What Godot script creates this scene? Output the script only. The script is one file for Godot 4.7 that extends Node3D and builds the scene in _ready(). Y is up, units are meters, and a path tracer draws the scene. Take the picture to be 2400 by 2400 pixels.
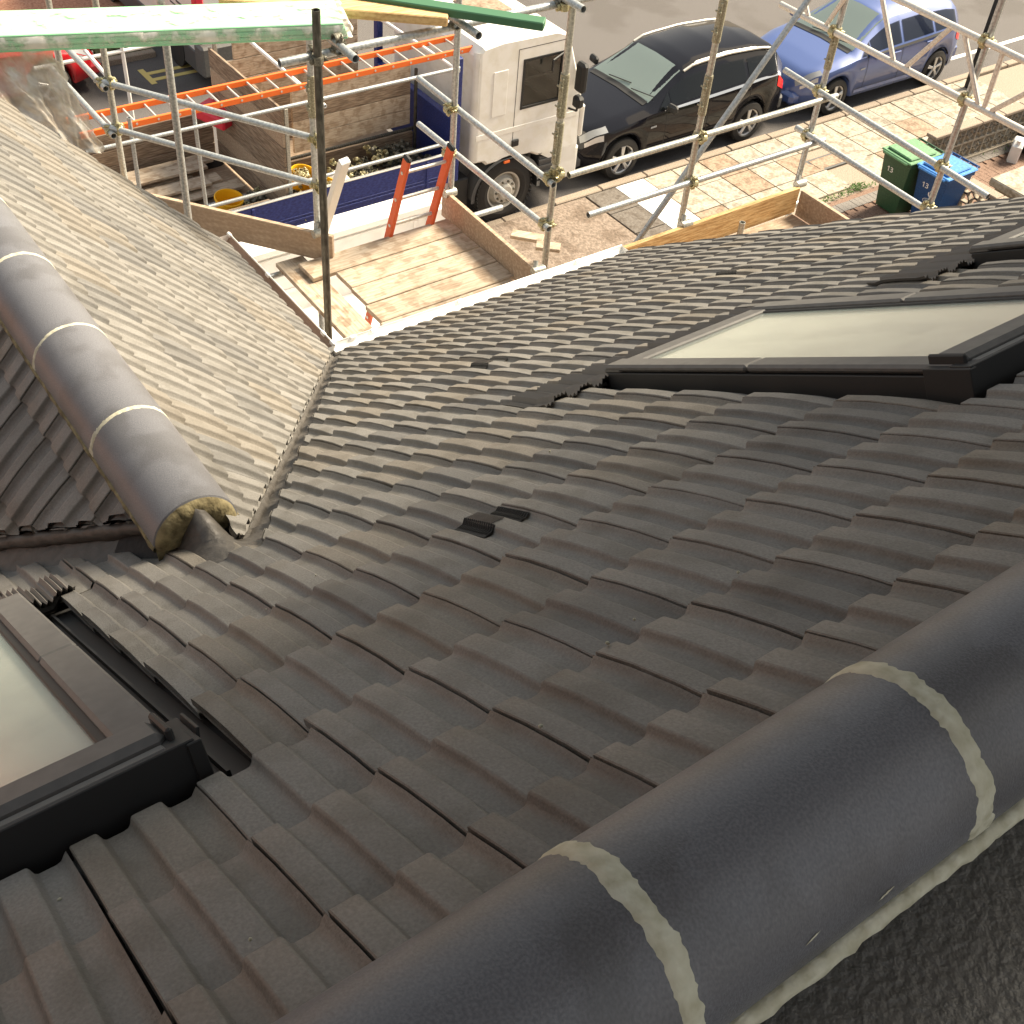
extends Node3D
# A new concrete-tile roof seen from its ridge, scaffold and a scaffolders' lorry in the street below. Metres, y up, +x along the street, -z towards the street.

const TH := 0.588361                     # pitch of the main slope
const ORG := Vector3(0.896, 7.732, -1.077)   # tile joint corner of row zero on the main slope
var M := {}
var names := {}
var rng := RandomNumberGenerator.new()

# ---------------------------------------------------------------- helpers
func uniq(parent: Node, called: String) -> String:
	var key := str(parent.get_instance_id()) + called
	var n: int = names.get(key, -1) + 1
	names[key] = n
	return called if n == 0 else "%s_%03d" % [called, n]

func obj(called: String, mesh: Mesh, m: Material, parent: Node = null, xf := Transform3D()) -> MeshInstance3D:
	var p: Node = parent if parent else self
	var o := MeshInstance3D.new()
	o.name = uniq(p, called)
	o.mesh = mesh
	if m: o.material_override = m
	o.transform = xf
	p.add_child(o, true)
	return o

func thing(called: String, label: String, category: String, at := Vector3.ZERO, turn := 0.0, group := "") -> Node3D:
	var o := Node3D.new()
	o.name = uniq(self, called)
	o.position = at
	o.rotation.y = turn
	add_child(o, true)
	return tag(o, label, category, group)

func tag(o: Node3D, label: String, category: String, group := "") -> Node3D:
	o.set_meta("label", label)
	o.set_meta("category", category)
	if group: o.set_meta("group", group)
	return o

func node(called: String, parent: Node, xf := Transform3D()) -> Node3D:
	var o := Node3D.new()
	o.name = uniq(parent, called)
	o.transform = xf
	parent.add_child(o, true)
	return o

func struct(o: Node3D, label := "") -> Node3D:
	o.set_meta("kind", "structure")
	if label: o.set_meta("label", label)
	return o

func stuff(o: Node3D) -> Node3D:
	o.set_meta("kind", "stuff")
	return o

func st(smooth := false) -> SurfaceTool:
	var s := SurfaceTool.new()
	s.begin(Mesh.PRIMITIVE_TRIANGLES)
	s.set_smooth_group(0 if smooth else -1)
	return s

func fin(s: SurfaceTool) -> ArrayMesh:
	s.generate_normals()
	return s.commit()

func tri(s: SurfaceTool, a: Vector3, b: Vector3, c: Vector3) -> void:
	s.add_vertex(a); s.add_vertex(b); s.add_vertex(c)

func quad(s: SurfaceTool, a: Vector3, b: Vector3, c: Vector3, d: Vector3) -> void:
	tri(s, a, b, c); tri(s, a, c, d)

# chamfered box in frame xf
func bx(s: SurfaceTool, xf: Transform3D, size: Vector3, bev := 0.0) -> void:
	var h := size * 0.5
	var b := minf(bev, minf(h.x, minf(h.y, h.z)) * 0.9)
	var ax := [Vector3.RIGHT, Vector3.UP, Vector3.BACK]
	if b <= 0.0:
		for i in 3:
			var u: Vector3 = ax[(i + 1) % 3] * h[(i + 1) % 3]; var v: Vector3 = ax[(i + 2) % 3] * h[(i + 2) % 3]
			for sg in [-1.0, 1.0]:
				var n: Vector3 = ax[i] * h[i] * sg
				var w: Vector3 = v * sg
				quad(s, xf * (n - u - w), xf * (n - u + w), xf * (n + u + w), xf * (n + u - w))
		return
	for i in 3:
		var j := (i + 1) % 3; var k := (i + 2) % 3
		for sg in [-1.0, 1.0]:
			var n: Vector3 = ax[i] * h[i] * sg
			var u: Vector3 = ax[j] * (h[j] - b); var w: Vector3 = ax[k] * (h[k] - b) * sg
			quad(s, xf * (n - u - w), xf * (n - u + w), xf * (n + u + w), xf * (n + u - w))
		for sj in [-1.0, 1.0]:
			for sk in [-1.0, 1.0]:
				var e: Vector3 = ax[i] * (h[i] - b)
				var p: Vector3 = ax[j] * h[j] * sj + ax[k] * (h[k] - b) * sk
				var q: Vector3 = ax[j] * (h[j] - b) * sj + ax[k] * h[k] * sk
				if sj * sk > 0: quad(s, xf * (p - e), xf * (p + e), xf * (q + e), xf * (q - e))
				else: quad(s, xf * (p + e), xf * (p - e), xf * (q - e), xf * (q + e))
	for sx in [-1.0, 1.0]:
		for sy in [-1.0, 1.0]:
			for sz in [-1.0, 1.0]:
				var p0 := Vector3(h.x * sx, (h.y - b) * sy, (h.z - b) * sz)
				var p1 := Vector3((h.x - b) * sx, h.y * sy, (h.z - b) * sz)
				var p2 := Vector3((h.x - b) * sx, (h.y - b) * sy, h.z * sz)
				if sx * sy * sz > 0: tri(s, xf * p0, xf * p2, xf * p1)
				else: tri(s, xf * p0, xf * p1, xf * p2)

func at(p: Vector3) -> Transform3D:
	return Transform3D(Basis(), p)

func boxm(size: Vector3, bev := 0.0) -> ArrayMesh:
	var s := st()
	bx(s, Transform3D(), size, bev)
	return fin(s)

# box given by its two corners
func bc(s: SurfaceTool, a: Vector3, b: Vector3, bev := 0.0) -> void:
	bx(s, at((a + b) * 0.5), (b - a).abs(), bev)

func bcm(a: Vector3, b: Vector3, bev := 0.0) -> ArrayMesh:
	var s := st()
	bc(s, a, b, bev)
	return fin(s)

# a plank from p to q (centre line of its underside), width along side
func plank(p: Vector3, q: Vector3, w: float, t: float, bev := 0.004, up := Vector3.UP) -> ArrayMesh:
	var d := (q - p).normalized()
	var sd := d.cross(up).normalized()
	var u := sd.cross(d)
	var s := st()
	bx(s, Transform3D(Basis(d, u, d.cross(u)), (p + q) * 0.5 + u * t * 0.5), Vector3(p.distance_to(q), t, w), bev)
	return fin(s)

func frame_of(d: Vector3) -> Array:
	var a := Vector3.UP if absf(d.y) < 0.9 else Vector3.RIGHT
	var u := d.cross(a).normalized()
	return [u, d.cross(u).normalized()]

# hollow tube with open ends
func tube(s: SurfaceTool, p: Vector3, q: Vector3, r := 0.02415, n := 14, wall := 0.004) -> void:
	var d := (q - p).normalized()
	var f := frame_of(d)
	for i in n:
		var a := TAU * i / n; var b := TAU * (i + 1) / n
		var ea: Vector3 = f[0] * cos(a) + f[1] * sin(a); var eb: Vector3 = f[0] * cos(b) + f[1] * sin(b)
		s.set_smooth_group(1)
		quad(s, p + ea * r, q + ea * r, q + eb * r, p + eb * r)
		var ri := r - wall
		var e := minf(0.25, p.distance_to(q) * 0.49)
		s.set_smooth_group(2)
		quad(s, p + ea * ri, p + eb * ri, p + d * e + eb * ri, p + d * e + ea * ri)
		quad(s, q + ea * ri, q - d * e + ea * ri, q - d * e + eb * ri, q + eb * ri)
		s.set_smooth_group(-1)
		quad(s, p + ea * r, p + eb * r, p + eb * ri, p + ea * ri)
		quad(s, q + eb * r, q + ea * r, q + ea * ri, q + eb * ri)
		tri(s, p + d * e, p + d * e + eb * ri, p + d * e + ea * ri)
		tri(s, q - d * e, q - d * e + ea * ri, q - d * e + eb * ri)

func tubem(p: Vector3, q: Vector3, r := 0.02415, n := 14) -> ArrayMesh:
	var s := st(true)
	tube(s, p, q, r, n)
	return fin(s)

# solid, capped, tapering cylinder
func cyl(s: SurfaceTool, p: Vector3, q: Vector3, r0: float, r1: float, n := 14) -> void:
	var d := (q - p).normalized()
	var f := frame_of(d)
	for i in n:
		var a := TAU * i / n; var b := TAU * (i + 1) / n
		var ea: Vector3 = f[0] * cos(a) + f[1] * sin(a); var eb: Vector3 = f[0] * cos(b) + f[1] * sin(b)
		s.set_smooth_group(1)
		quad(s, p + ea * r0, q + ea * r1, q + eb * r1, p + eb * r0)
		s.set_smooth_group(-1)
		tri(s, p, p + ea * r0, p + eb * r0)
		tri(s, q, q + eb * r1, q + ea * r1)

func cylm(p: Vector3, q: Vector3, r0: float, r1: float, n := 14) -> ArrayMesh:
	var s := st(true)
	cyl(s, p, q, r0, r1, n)
	return fin(s)

# lathe about axis d through p: profile of (radius, height)
func lathe(s: SurfaceTool, p: Vector3, d: Vector3, prof: Array, n := 24) -> void:
	var f := frame_of(d)
	for k in prof.size() - 1:
		var u: Vector2 = prof[k]; var v: Vector2 = prof[k + 1]
		s.set_smooth_group(10 + k)
		for i in n:
			var a := TAU * i / n; var b := TAU * (i + 1) / n
			var ea: Vector3 = f[0] * cos(a) + f[1] * sin(a); var eb: Vector3 = f[0] * cos(b) + f[1] * sin(b)
			quad(s, p + ea * u.x + d * u.y, p + ea * v.x + d * v.y, p + eb * v.x + d * v.y, p + eb * u.x + d * u.y)

# a bent rod through points
func rod(s: SurfaceTool, pts: Array, r: float, n := 8) -> void:
	for i in pts.size() - 1:
		cyl(s, pts[i], pts[i + 1], r, r, n)

# flat polygon (x, y) extruded between z0 and z1 with a small chamfer at both ends
func prism(s: SurfaceTool, poly: PackedVector2Array, z0: float, z1: float, bev := 0.0) -> void:
	var ins := poly
	if bev > 0.0:
		var o := Geometry2D.offset_polygon(poly, -bev)
		if o.size() > 0: ins = o[0]
	var rings := [[poly, z0 + bev], [poly, z1 - bev]]
	for i in poly.size():
		var a := poly[i]; var b := poly[(i + 1) % poly.size()]
		quad(s, Vector3(a.x, a.y, z0 + bev), Vector3(a.x, a.y, z1 - bev), Vector3(b.x, b.y, z1 - bev), Vector3(b.x, b.y, z0 + bev))
	for e in 2:
		var zo: float = rings[e][1]; var zi: float = z0 if e == 0 else z1
		if bev > 0.0 and ins.size() == poly.size():
			var off := 0; var best := 1e9
			for k in ins.size():
				var dd := ins[k].distance_to(poly[0])
				if dd < best: best = dd; off = k
			for i in poly.size():
				var a := poly[i]; var b := poly[(i + 1) % poly.size()]
				var c := ins[(i + off) % ins.size()]; var d := ins[(i + 1 + off) % ins.size()]
				quad(s, Vector3(a.x, a.y, zo), Vector3(b.x, b.y, zo), Vector3(d.x, d.y, zi), Vector3(c.x, c.y, zi))
		else: zi = zo
		var t := Geometry2D.triangulate_polygon(ins)
		for i in range(0, t.size(), 3):
			tri(s, Vector3(ins[t[i]].x, ins[t[i]].y, zi), Vector3(ins[t[i + 1]].x, ins[t[i + 1]].y, zi), Vector3(ins[t[i + 2]].x, ins[t[i + 2]].y, zi))

func lerp_table(xs: Array, ys: Array, x: float) -> float:
	if x <= xs[0]: return ys[0]
	for i in xs.size() - 1:
		if x <= xs[i + 1]:
			var t: float = (x - xs[i]) / (xs[i + 1] - xs[i])
			return lerpf(ys[i], ys[i + 1], t)
	return ys[-1]

# ---------------------------------------------------------------- materials
func noise_tex(freq: float, seed_: int, cols: Array, stops: Array, size := 512, oct := 4, kind := FastNoiseLite.TYPE_SIMPLEX_SMOOTH) -> NoiseTexture2D:
	var n := FastNoiseLite.new()
	n.noise_type = kind; n.frequency = freq; n.seed = seed_; n.fractal_octaves = oct
	var g := Gradient.new()
	g.offsets = PackedFloat32Array(stops); g.colors = PackedColorArray(cols)
	var t := NoiseTexture2D.new()
	t.width = size; t.height = size; t.seamless = true; t.noise = n; t.color_ramp = g
	return t

func norm_tex(freq: float, seed_: int, strength: float, size := 512, oct := 4) -> NoiseTexture2D:
	var n := FastNoiseLite.new()
	n.frequency = freq; n.seed = seed_; n.fractal_octaves = oct
	var t := NoiseTexture2D.new()
	t.width = size; t.height = size; t.seamless = true; t.noise = n; t.as_normal_map = true; t.bump_strength = strength
	return t

func lin(c: Color) -> Color:
	return c.linear_to_srgb()

# plain paint or metal; c is a linear base colour
func flat(key: String, c: Color, rough := 0.6, metal := 0.0) -> StandardMaterial3D:
	var m := StandardMaterial3D.new()
	m.albedo_color = lin(c); m.roughness = rough; m.metallic = metal
	M[key] = m
	return m

# speckled surface: three linear tones over world-space noise
func grain(key: String, a: Color, b: Color, c: Color, freq: float, scale: Vector3, rough := 0.85, bump := 0.0, world := true, sd := 1, stops := [0.15, 0.5, 0.85], oct := 4) -> StandardMaterial3D:
	var m := StandardMaterial3D.new()
	m.albedo_texture = noise_tex(freq, sd, [lin(a), lin(b), lin(c)], stops, 512, oct)
	m.roughness = rough
	m.uv1_triplanar = true; m.uv1_world_triplanar = world; m.uv1_scale = scale
	if bump > 0.0:
		m.normal_enabled = true
		m.normal_texture = norm_tex(freq * 1.5, sd + 7, bump)
		m.normal_scale = 1.0
	M[key] = m
	return m

func tinted(key: String, from: String, k: Color) -> StandardMaterial3D:
	var m: StandardMaterial3D = M[from].duplicate()
	m.albedo_color = lin(k)
	M[key] = m
	return m

# broad soft stains multiplied over a material
func blotch(key: String, sd: int, dark: Color, light: Color, freq: float, scale: float) -> void:
	var m: StandardMaterial3D = M[key]
	m.detail_enabled = true
	m.detail_blend_mode = BaseMaterial3D.BLEND_MODE_MUL
	m.detail_uv_layer = BaseMaterial3D.DETAIL_UV_2
	m.detail_albedo = noise_tex(freq, sd, [lin(dark), lin(light), lin(light)], [0.3, 0.5, 0.9], 512, 5)
	m.uv2_triplanar = true; m.uv2_world_triplanar = true
	m.uv2_scale = Vector3(scale, scale, scale)

func g3(v: float) -> Color:
	return Color(v, v, v)

func make_materials() -> void:
	grain("tile", Color(0.138, 0.131, 0.119), Color(0.172, 0.164, 0.15), Color(0.21, 0.2, 0.183), 0.07, Vector3(3.7, 3.7, 3.7), 0.6, 1.6, true, 3, [0.2, 0.5, 0.8], 5)
	blotch("tile", 71, Color(0.74, 0.73, 0.7), Color(1, 1, 1), 0.012, 0.9)
	tinted("tile_dark", "tile", Color(0.74, 0.75, 0.77))
	tinted("tile_warm", "tile", Color(0.98, 0.93, 0.86))
	tinted("tile_pale", "tile", Color(0.88, 0.88, 0.88))
	grain("ridge", Color(0.105, 0.106, 0.115), Color(0.132, 0.133, 0.144), Color(0.16, 0.161, 0.173), 0.1, Vector3(3.7, 3.7, 3.7), 0.44, 0.7, true, 11, [0.2, 0.5, 0.8], 5)
	blotch("ridge", 72, Color(0.76, 0.74, 0.72), Color(1, 1, 1), 0.01, 0.8)
	grain("mortar", Color(0.36, 0.34, 0.24), Color(0.47, 0.45, 0.34), Color(0.56, 0.55, 0.44), 0.02, Vector3(3, 3, 3), 0.9, 3.0, true, 5)
	grain("mortar_old", Color(0.07, 0.055, 0.025), Color(0.2, 0.165, 0.085), Color(0.3, 0.255, 0.14), 0.012, Vector3(3, 3, 3), 0.9, 8.0, true, 6)
	grain("lead", Color(0.04, 0.036, 0.031), Color(0.06, 0.054, 0.047), Color(0.085, 0.077, 0.068), 0.02, Vector3(2, 2, 2), 0.55, 4.0, true, 8)
	grain("felt", Color(0.012, 0.012, 0.012), Color(0.02, 0.02, 0.02), Color(0.03, 0.03, 0.03), 0.05, Vector3(2, 2, 2), 0.9)
	grain("membrane", Color(0.055, 0.053, 0.049), Color(0.066, 0.064, 0.06), Color(0.08, 0.077, 0.072), 0.022, Vector3(3.1, 3.1, 3.1), 0.55, 4.0, true, 21)
	grain("clad", Color(0.1, 0.097, 0.092), Color(0.115, 0.111, 0.105), Color(0.135, 0.13, 0.122), 0.02, Vector3(2, 2, 2), 0.58, 0.0, true, 81)
	flat("apron", Color(0.13, 0.122, 0.113), 0.55)
	flat("clad_dark", Color(0.02, 0.02, 0.02), 0.6)
	grain("blind", Color(0.52, 0.5, 0.45), Color(0.68, 0.65, 0.57), Color(0.71, 0.68, 0.6), 0.006, Vector3(1, 1, 1), 0.8, 0.0, true, 9)
	var gl := flat("glass", Color(0.75, 0.8, 0.78, 0.12), 0.22)
	gl.transparency = BaseMaterial3D.TRANSPARENCY_ALPHA
	gl.albedo_color = Color(0.8, 0.88, 0.85, 0.12)
	var ag := flat("car_glass", Color(0.02, 0.03, 0.03), 0.03)
	ag.albedo_color = lin(Color(0.16, 0.2, 0.19)); ag.roughness = 0.08
	var dg := flat("side_glass", Color(0.01, 0.012, 0.012), 0.04)
	dg.transparency = BaseMaterial3D.TRANSPARENCY_ALPHA
	dg.albedo_color = Color(0.05, 0.06, 0.06, 0.7)
	var cg := flat("cab_glass", Color(0.1, 0.12, 0.11), 0.05)
	cg.transparency = BaseMaterial3D.TRANSPARENCY_ALPHA
	cg.albedo_color = Color(0.12, 0.15, 0.13, 0.3)
	grain("galv", Color(0.27, 0.29, 0.29), Color(0.42, 0.44, 0.44), Color(0.56, 0.58, 0.57), 0.02, Vector3(4, 4, 4), 0.42, 0.0, true, 13)
	M.galv.metallic = 0.55
	tinted("galv_warm", "galv", Color(1.0, 0.96, 0.87))
	grain("sleeve", Color(0.15, 0.14, 0.09), Color(0.27, 0.25, 0.17), Color(0.4, 0.38, 0.28), 0.03, Vector3(4, 4, 4), 0.5, 0.0, true, 82)
	grain("galv_dark", Color(0.035, 0.032, 0.026), Color(0.07, 0.065, 0.052), Color(0.14, 0.13, 0.11), 0.015, Vector3(4, 1.2, 4), 0.5, 0.0, true, 14)
	M.galv_dark.metallic = 0.4
	grain("alu", Color(0.5, 0.48, 0.44), Color(0.62, 0.6, 0.55), Color(0.7, 0.68, 0.63), 0.02, Vector3(4, 4, 4), 0.4, 0.0, true, 15)
	M.alu.metallic = 0.35
	grain("coupler", Color(0.16, 0.14, 0.07), Color(0.4, 0.36, 0.2), Color(0.6, 0.56, 0.38), 0.04, Vector3(5, 5, 5), 0.45, 0.0, true, 16)
	M.coupler.metallic = 0.5
	grain("coupler_dark", Color(0.07, 0.065, 0.05), Color(0.15, 0.14, 0.11), Color(0.26, 0.25, 0.2), 0.04, Vector3(5, 5, 5), 0.5, 0.0, true, 17)
	M.coupler_dark.metallic = 0.4
	# wood: long grain along x; boards that run along z use wood_z
	var wd := [["wood", Color(0.34, 0.265, 0.19), Color(0.45, 0.365, 0.275), Color(0.52, 0.435, 0.335)], ["wood_old", Color(0.13, 0.09, 0.06), Color(0.24, 0.175, 0.12), Color(0.35, 0.27, 0.195)], ["wood_new", Color(0.42, 0.24, 0.09), Color(0.62, 0.41, 0.18), Color(0.7, 0.5, 0.25)]]
	for w in wd:
		grain(w[0], w[1], w[2], w[3], 0.02, Vector3(0.35, 4.5, 4.5), 0.8, 2.0, true, 30)
		grain(w[0] + "_z", w[1], w[2], w[3], 0.02, Vector3(4.5, 4.5, 0.35), 0.8, 2.0, true, 31)
	blotch("wood", 76, Color(0.74, 0.69, 0.64), Color(1, 1, 1), 0.016, 0.7)
	blotch("wood_z", 77, Color(0.62, 0.56, 0.5), Color(1, 1, 1), 0.016, 0.7)
	grain("stain", Color(0.3, 0.22, 0.15), Color(0.36, 0.27, 0.19), Color(0.47, 0.37, 0.27), 0.02, Vector3(0.6, 3, 3), 0.85, 2.0, true, 33)
	flat("orange", Color(0.86, 0.16, 0.02), 0.45)
	flat("orange_dull", Color(0.62, 0.1, 0.025), 0.55)
	flat("yellow", Color(0.86, 0.46, 0.01), 0.45)
	grain("white", Color(0.72, 0.71, 0.68), Color(0.78, 0.77, 0.74), Color(0.8, 0.79, 0.77), 0.01, Vector3(1, 1, 1), 0.45, 0.0, true, 35)
	grain("cab", Color(0.74, 0.72, 0.66), Color(0.78, 0.77, 0.72), Color(0.8, 0.79, 0.75), 0.01, Vector3(0.7, 0.7, 0.7), 0.3, 0.0, true, 36)
	M.cab.clearcoat_enabled = true; M.cab.clearcoat = 0.5
	blotch("cab", 78, Color(0.95, 0.94, 0.91), Color(1, 1, 1), 0.012, 0.5)
	grain("blue", Color(0.008, 0.016, 0.1), Color(0.013, 0.026, 0.16), Color(0.03, 0.05, 0.2), 0.02, Vector3(1.5, 3, 3), 0.5, 0.0, true, 37)
	flat("black", Color(0.012, 0.012, 0.012), 0.6)
	grain("rubber", Color(0.014, 0.013, 0.012), Color(0.022, 0.02, 0.018), Color(0.035, 0.032, 0.028), 0.03, Vector3(4, 4, 4), 0.85)
	flat("grey_plastic", Color(0.07, 0.07, 0.07), 0.6)
	grain("hub", Color(0.3, 0.28, 0.24), Color(0.45, 0.43, 0.38), Color(0.6, 0.58, 0.53), 0.03, Vector3(6, 6, 6), 0.5, 0.0, true, 38)
	var bp := flat("paint_black", Color(0.007, 0.007, 0.01), 0.7)
	bp.metallic_specular = 0.05
	bp.clearcoat_enabled = true; bp.clearcoat = 0.75; bp.clearcoat_roughness = 0.06
	var lp := flat("paint_blue", Color(0.05, 0.09, 0.26), 0.45, 0.2)
	lp.clearcoat_enabled = true; lp.clearcoat = 1.0; lp.clearcoat_roughness = 0.06
	var rp := flat("paint_red", Color(0.5, 0.006, 0.012), 0.3)
	rp.clearcoat_enabled = true; rp.clearcoat = 1.0; rp.clearcoat_roughness = 0.06
	flat("chrome", Color(0.7, 0.7, 0.7), 0.25, 0.9)
	flat("alloy", Color(0.55, 0.55, 0.55), 0.35, 0.6)
	flat("red_lamp", Color(0.75, 0.02, 0.02), 0.25)
	flat("white_lamp", Color(0.28, 0.29, 0.3), 0.12)
	flat("plate", Color(0.7, 0.69, 0.66), 0.5)
	flat("red_plastic", Color(0.7, 0.03, 0.06), 0.4)
	grain("asphalt", Color(0.075, 0.068, 0.064), Color(0.105, 0.096, 0.092), Color(0.14, 0.13, 0.124), 0.09, Vector3(1.3, 1.3, 1.3), 0.9, 3.0, true, 41)
	blotch("asphalt", 74, Color(0.82, 0.8, 0.78), Color(1, 1, 1), 0.008, 0.12)
	grain("tarmac", Color(0.14, 0.11, 0.085), Color(0.2, 0.155, 0.12), Color(0.26, 0.205, 0.165), 0.03, Vector3(0.8, 0.8, 0.8), 0.92, 3.0, true, 42)
	blotch("tarmac", 75, Color(0.7, 0.66, 0.62), Color(1, 1, 1), 0.01, 0.35)
	grain("earth", Color(0.1, 0.085, 0.06), Color(0.15, 0.125, 0.09), Color(0.2, 0.17, 0.13), 0.03, Vector3(0.3, 0.3, 0.3), 0.95, 0.0, true, 43)
	grain("slab", Color(0.27, 0.235, 0.185), Color(0.36, 0.32, 0.255), Color(0.42, 0.38, 0.31), 0.025, Vector3(1.1, 1.1, 1.1), 0.88, 2.0, true, 44)
	blotch("slab", 73, Color(0.72, 0.68, 0.64), Color(1, 1, 1), 0.012, 0.6)
	tinted("slab_pink", "slab", Color(0.82, 0.68, 0.6))
	tinted("slab_dark", "slab", Color(0.36, 0.35, 0.37))
	tinted("slab_pale", "slab", Color(0.92, 0.95, 0.98))
	grain("slab_white", Color(0.62, 0.61, 0.58), Color(0.7, 0.69, 0.66), Color(0.75, 0.74, 0.72), 0.02, Vector3(1, 1, 1), 0.85, 1.0, true, 45)
	grain("kerb", Color(0.2, 0.16, 0.12), Color(0.29, 0.235, 0.18), Color(0.36, 0.3, 0.24), 0.05, Vector3(1.5, 1.5, 1.5), 0.9, 3.0, true, 46)
	grain("brick_paver", Color(0.11, 0.065, 0.045), Color(0.19, 0.115, 0.08), Color(0.27, 0.18, 0.13), 0.04, Vector3(2, 2, 2), 0.9, 2.0, true, 47)
	grain("paver_grey", Color(0.12, 0.11, 0.1), Color(0.17, 0.155, 0.14), Color(0.23, 0.21, 0.19), 0.04, Vector3(2, 2, 2), 0.9, 2.0, true, 48)
	grain("screen", Color(0.2, 0.17, 0.13), Color(0.33, 0.29, 0.23), Color(0.42, 0.38, 0.31), 0.04, Vector3(3, 3, 3), 0.9, 3.0, true, 49)
	grain("bin_green", Color(0.012, 0.05, 0.02), Color(0.018, 0.065, 0.027), Color(0.03, 0.085, 0.04), 0.03, Vector3(2, 2, 2), 0.5)
	grain("lid_green", Color(0.07, 0.19, 0.08), Color(0.1, 0.24, 0.11), Color(0.14, 0.29, 0.15), 0.02, Vector3(2, 2, 2), 0.5)
	grain("bin_blue", Color(0.006, 0.04, 0.13), Color(0.01, 0.055, 0.17), Color(0.02, 0.08, 0.22), 0.03, Vector3(2, 2, 2), 0.45)
	grain("lid_blue", Color(0.03, 0.17, 0.5), Color(0.05, 0.22, 0.58), Color(0.09, 0.28, 0.64), 0.02, Vector3(2, 2, 2), 0.4)
	flat("paint_white", Color(0.75, 0.74, 0.7), 0.7)
	flat("paint_yellow", Color(0.6, 0.47, 0.16), 0.8)
	flat("weed", Color(0.06, 0.12, 0.02), 0.8)
	M.weed.backlight_enabled = true; M.weed.backlight = Color(0.2, 0.3, 0.08)
	flat("green_board", Color(0.3, 0.66, 0.38), 0.5)
	flat("green_plank", Color(0.035, 0.125, 0.06), 0.6)
	flat("green_plank_top", Color(0.3, 0.6, 0.42), 0.5)
	var fm := flat("film", Color(0.9, 0.9, 0.88), 0.12)
	fm.transparency = BaseMaterial3D.TRANSPARENCY_ALPHA
	fm.albedo_color = Color(0.97, 0.96, 0.93, 0.5)
	var fn := noise_tex(0.012, 61, [Color(1, 1, 1, 0.06), Color(1, 0.99, 0.96, 0.3), Color(1, 1, 1, 0.95)], [0.3, 0.48, 0.68], 512, 4)
	fm.albedo_texture = fn; fm.albedo_color = Color(0.96, 0.95, 0.92, 1.0)
	fm.uv1_triplanar = true; fm.uv1_world_triplanar = true; fm.uv1_scale = Vector3(1.2, 1.2, 1.2)
	var sheet := flat("sheet", Color(0.85, 0.82, 0.75), 0.2)
	sheet.transparency = BaseMaterial3D.TRANSPARENCY_ALPHA
	sheet.albedo_texture = noise_tex(0.01, 62, [Color(0.9, 0.84, 0.78, 0.68), Color(0.93, 0.88, 0.82, 0.82), Color(1, 1, 1, 0.97)], [0.3, 0.55, 0.75], 512, 4)
	sheet.uv1_triplanar = true; sheet.uv1_world_triplanar = true; sheet.uv1_scale = Vector3(1.3, 1.3, 1.3)
	grain("grass", Color(0.05, 0.07, 0.015), Color(0.1, 0.1, 0.035), Color(0.17, 0.14, 0.06), 0.05, Vector3(1, 1, 1), 0.9)
	grain("terracotta", Color(0.3, 0.13, 0.075), Color(0.42, 0.2, 0.12), Color(0.5, 0.27, 0.18), 0.03, Vector3(1, 1, 1), 0.9)
	grain("render", Color(0.55, 0.53, 0.48), Color(0.62, 0.6, 0.55), Color(0.68, 0.66, 0.62), 0.03, Vector3(1, 1, 1), 0.9)
	grain("brick", Color(0.2, 0.08, 0.05), Color(0.28, 0.12, 0.075), Color(0.36, 0.17, 0.11), 0.05, Vector3(2, 2, 2), 0.9)
	flat("gutter_brown", Color(0.25, 0.18, 0.14), 0.6)
	flat("hivis", Color(0.55, 0.75, 0.03), 0.6)
	flat("cloth_blue", Color(0.2, 0.4, 0.5), 0.8)

# ---------------------------------------------------------------- roof tiles
# local frame of a slope: x across, y out of the slope, z up the slope
const PX := [0.0, 0.002, 0.0365, 0.04, 0.0425, 0.0465, 0.051, 0.077, 0.0845, 0.0885, 0.0912, 0.0935, 0.0965, 0.1365, 0.14, 0.1425, 0.1465, 0.151, 0.177, 0.1845, 0.1895, 0.1955]
const PY := [-0.002, 0.0, 0.0, -0.001, -0.0045, -0.0138, -0.017, -0.017, -0.0155, -0.011, -0.005, -0.001, 0.0, 0.0, -0.001, -0.0045, -0.0138, -0.017, -0.017, -0.0155, -0.0095, -0.0035]
const PG := [20, 21, 22, 22, 22, 22, 23, 24, 24, 24, 24, 24, 25, 26, 26, 26, 26, 27, 28, 28, 28]
const TW := 0.2
const TL := 0.35
const TT := 0.014

func tile_y(x: float, z: float) -> float:
	var t := clampf(z / TL, 0.0, 1.0)
	return lerp_table(PX, PY, x) - 0.068 * z + 0.038 * t * (1.0 - t)

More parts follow.
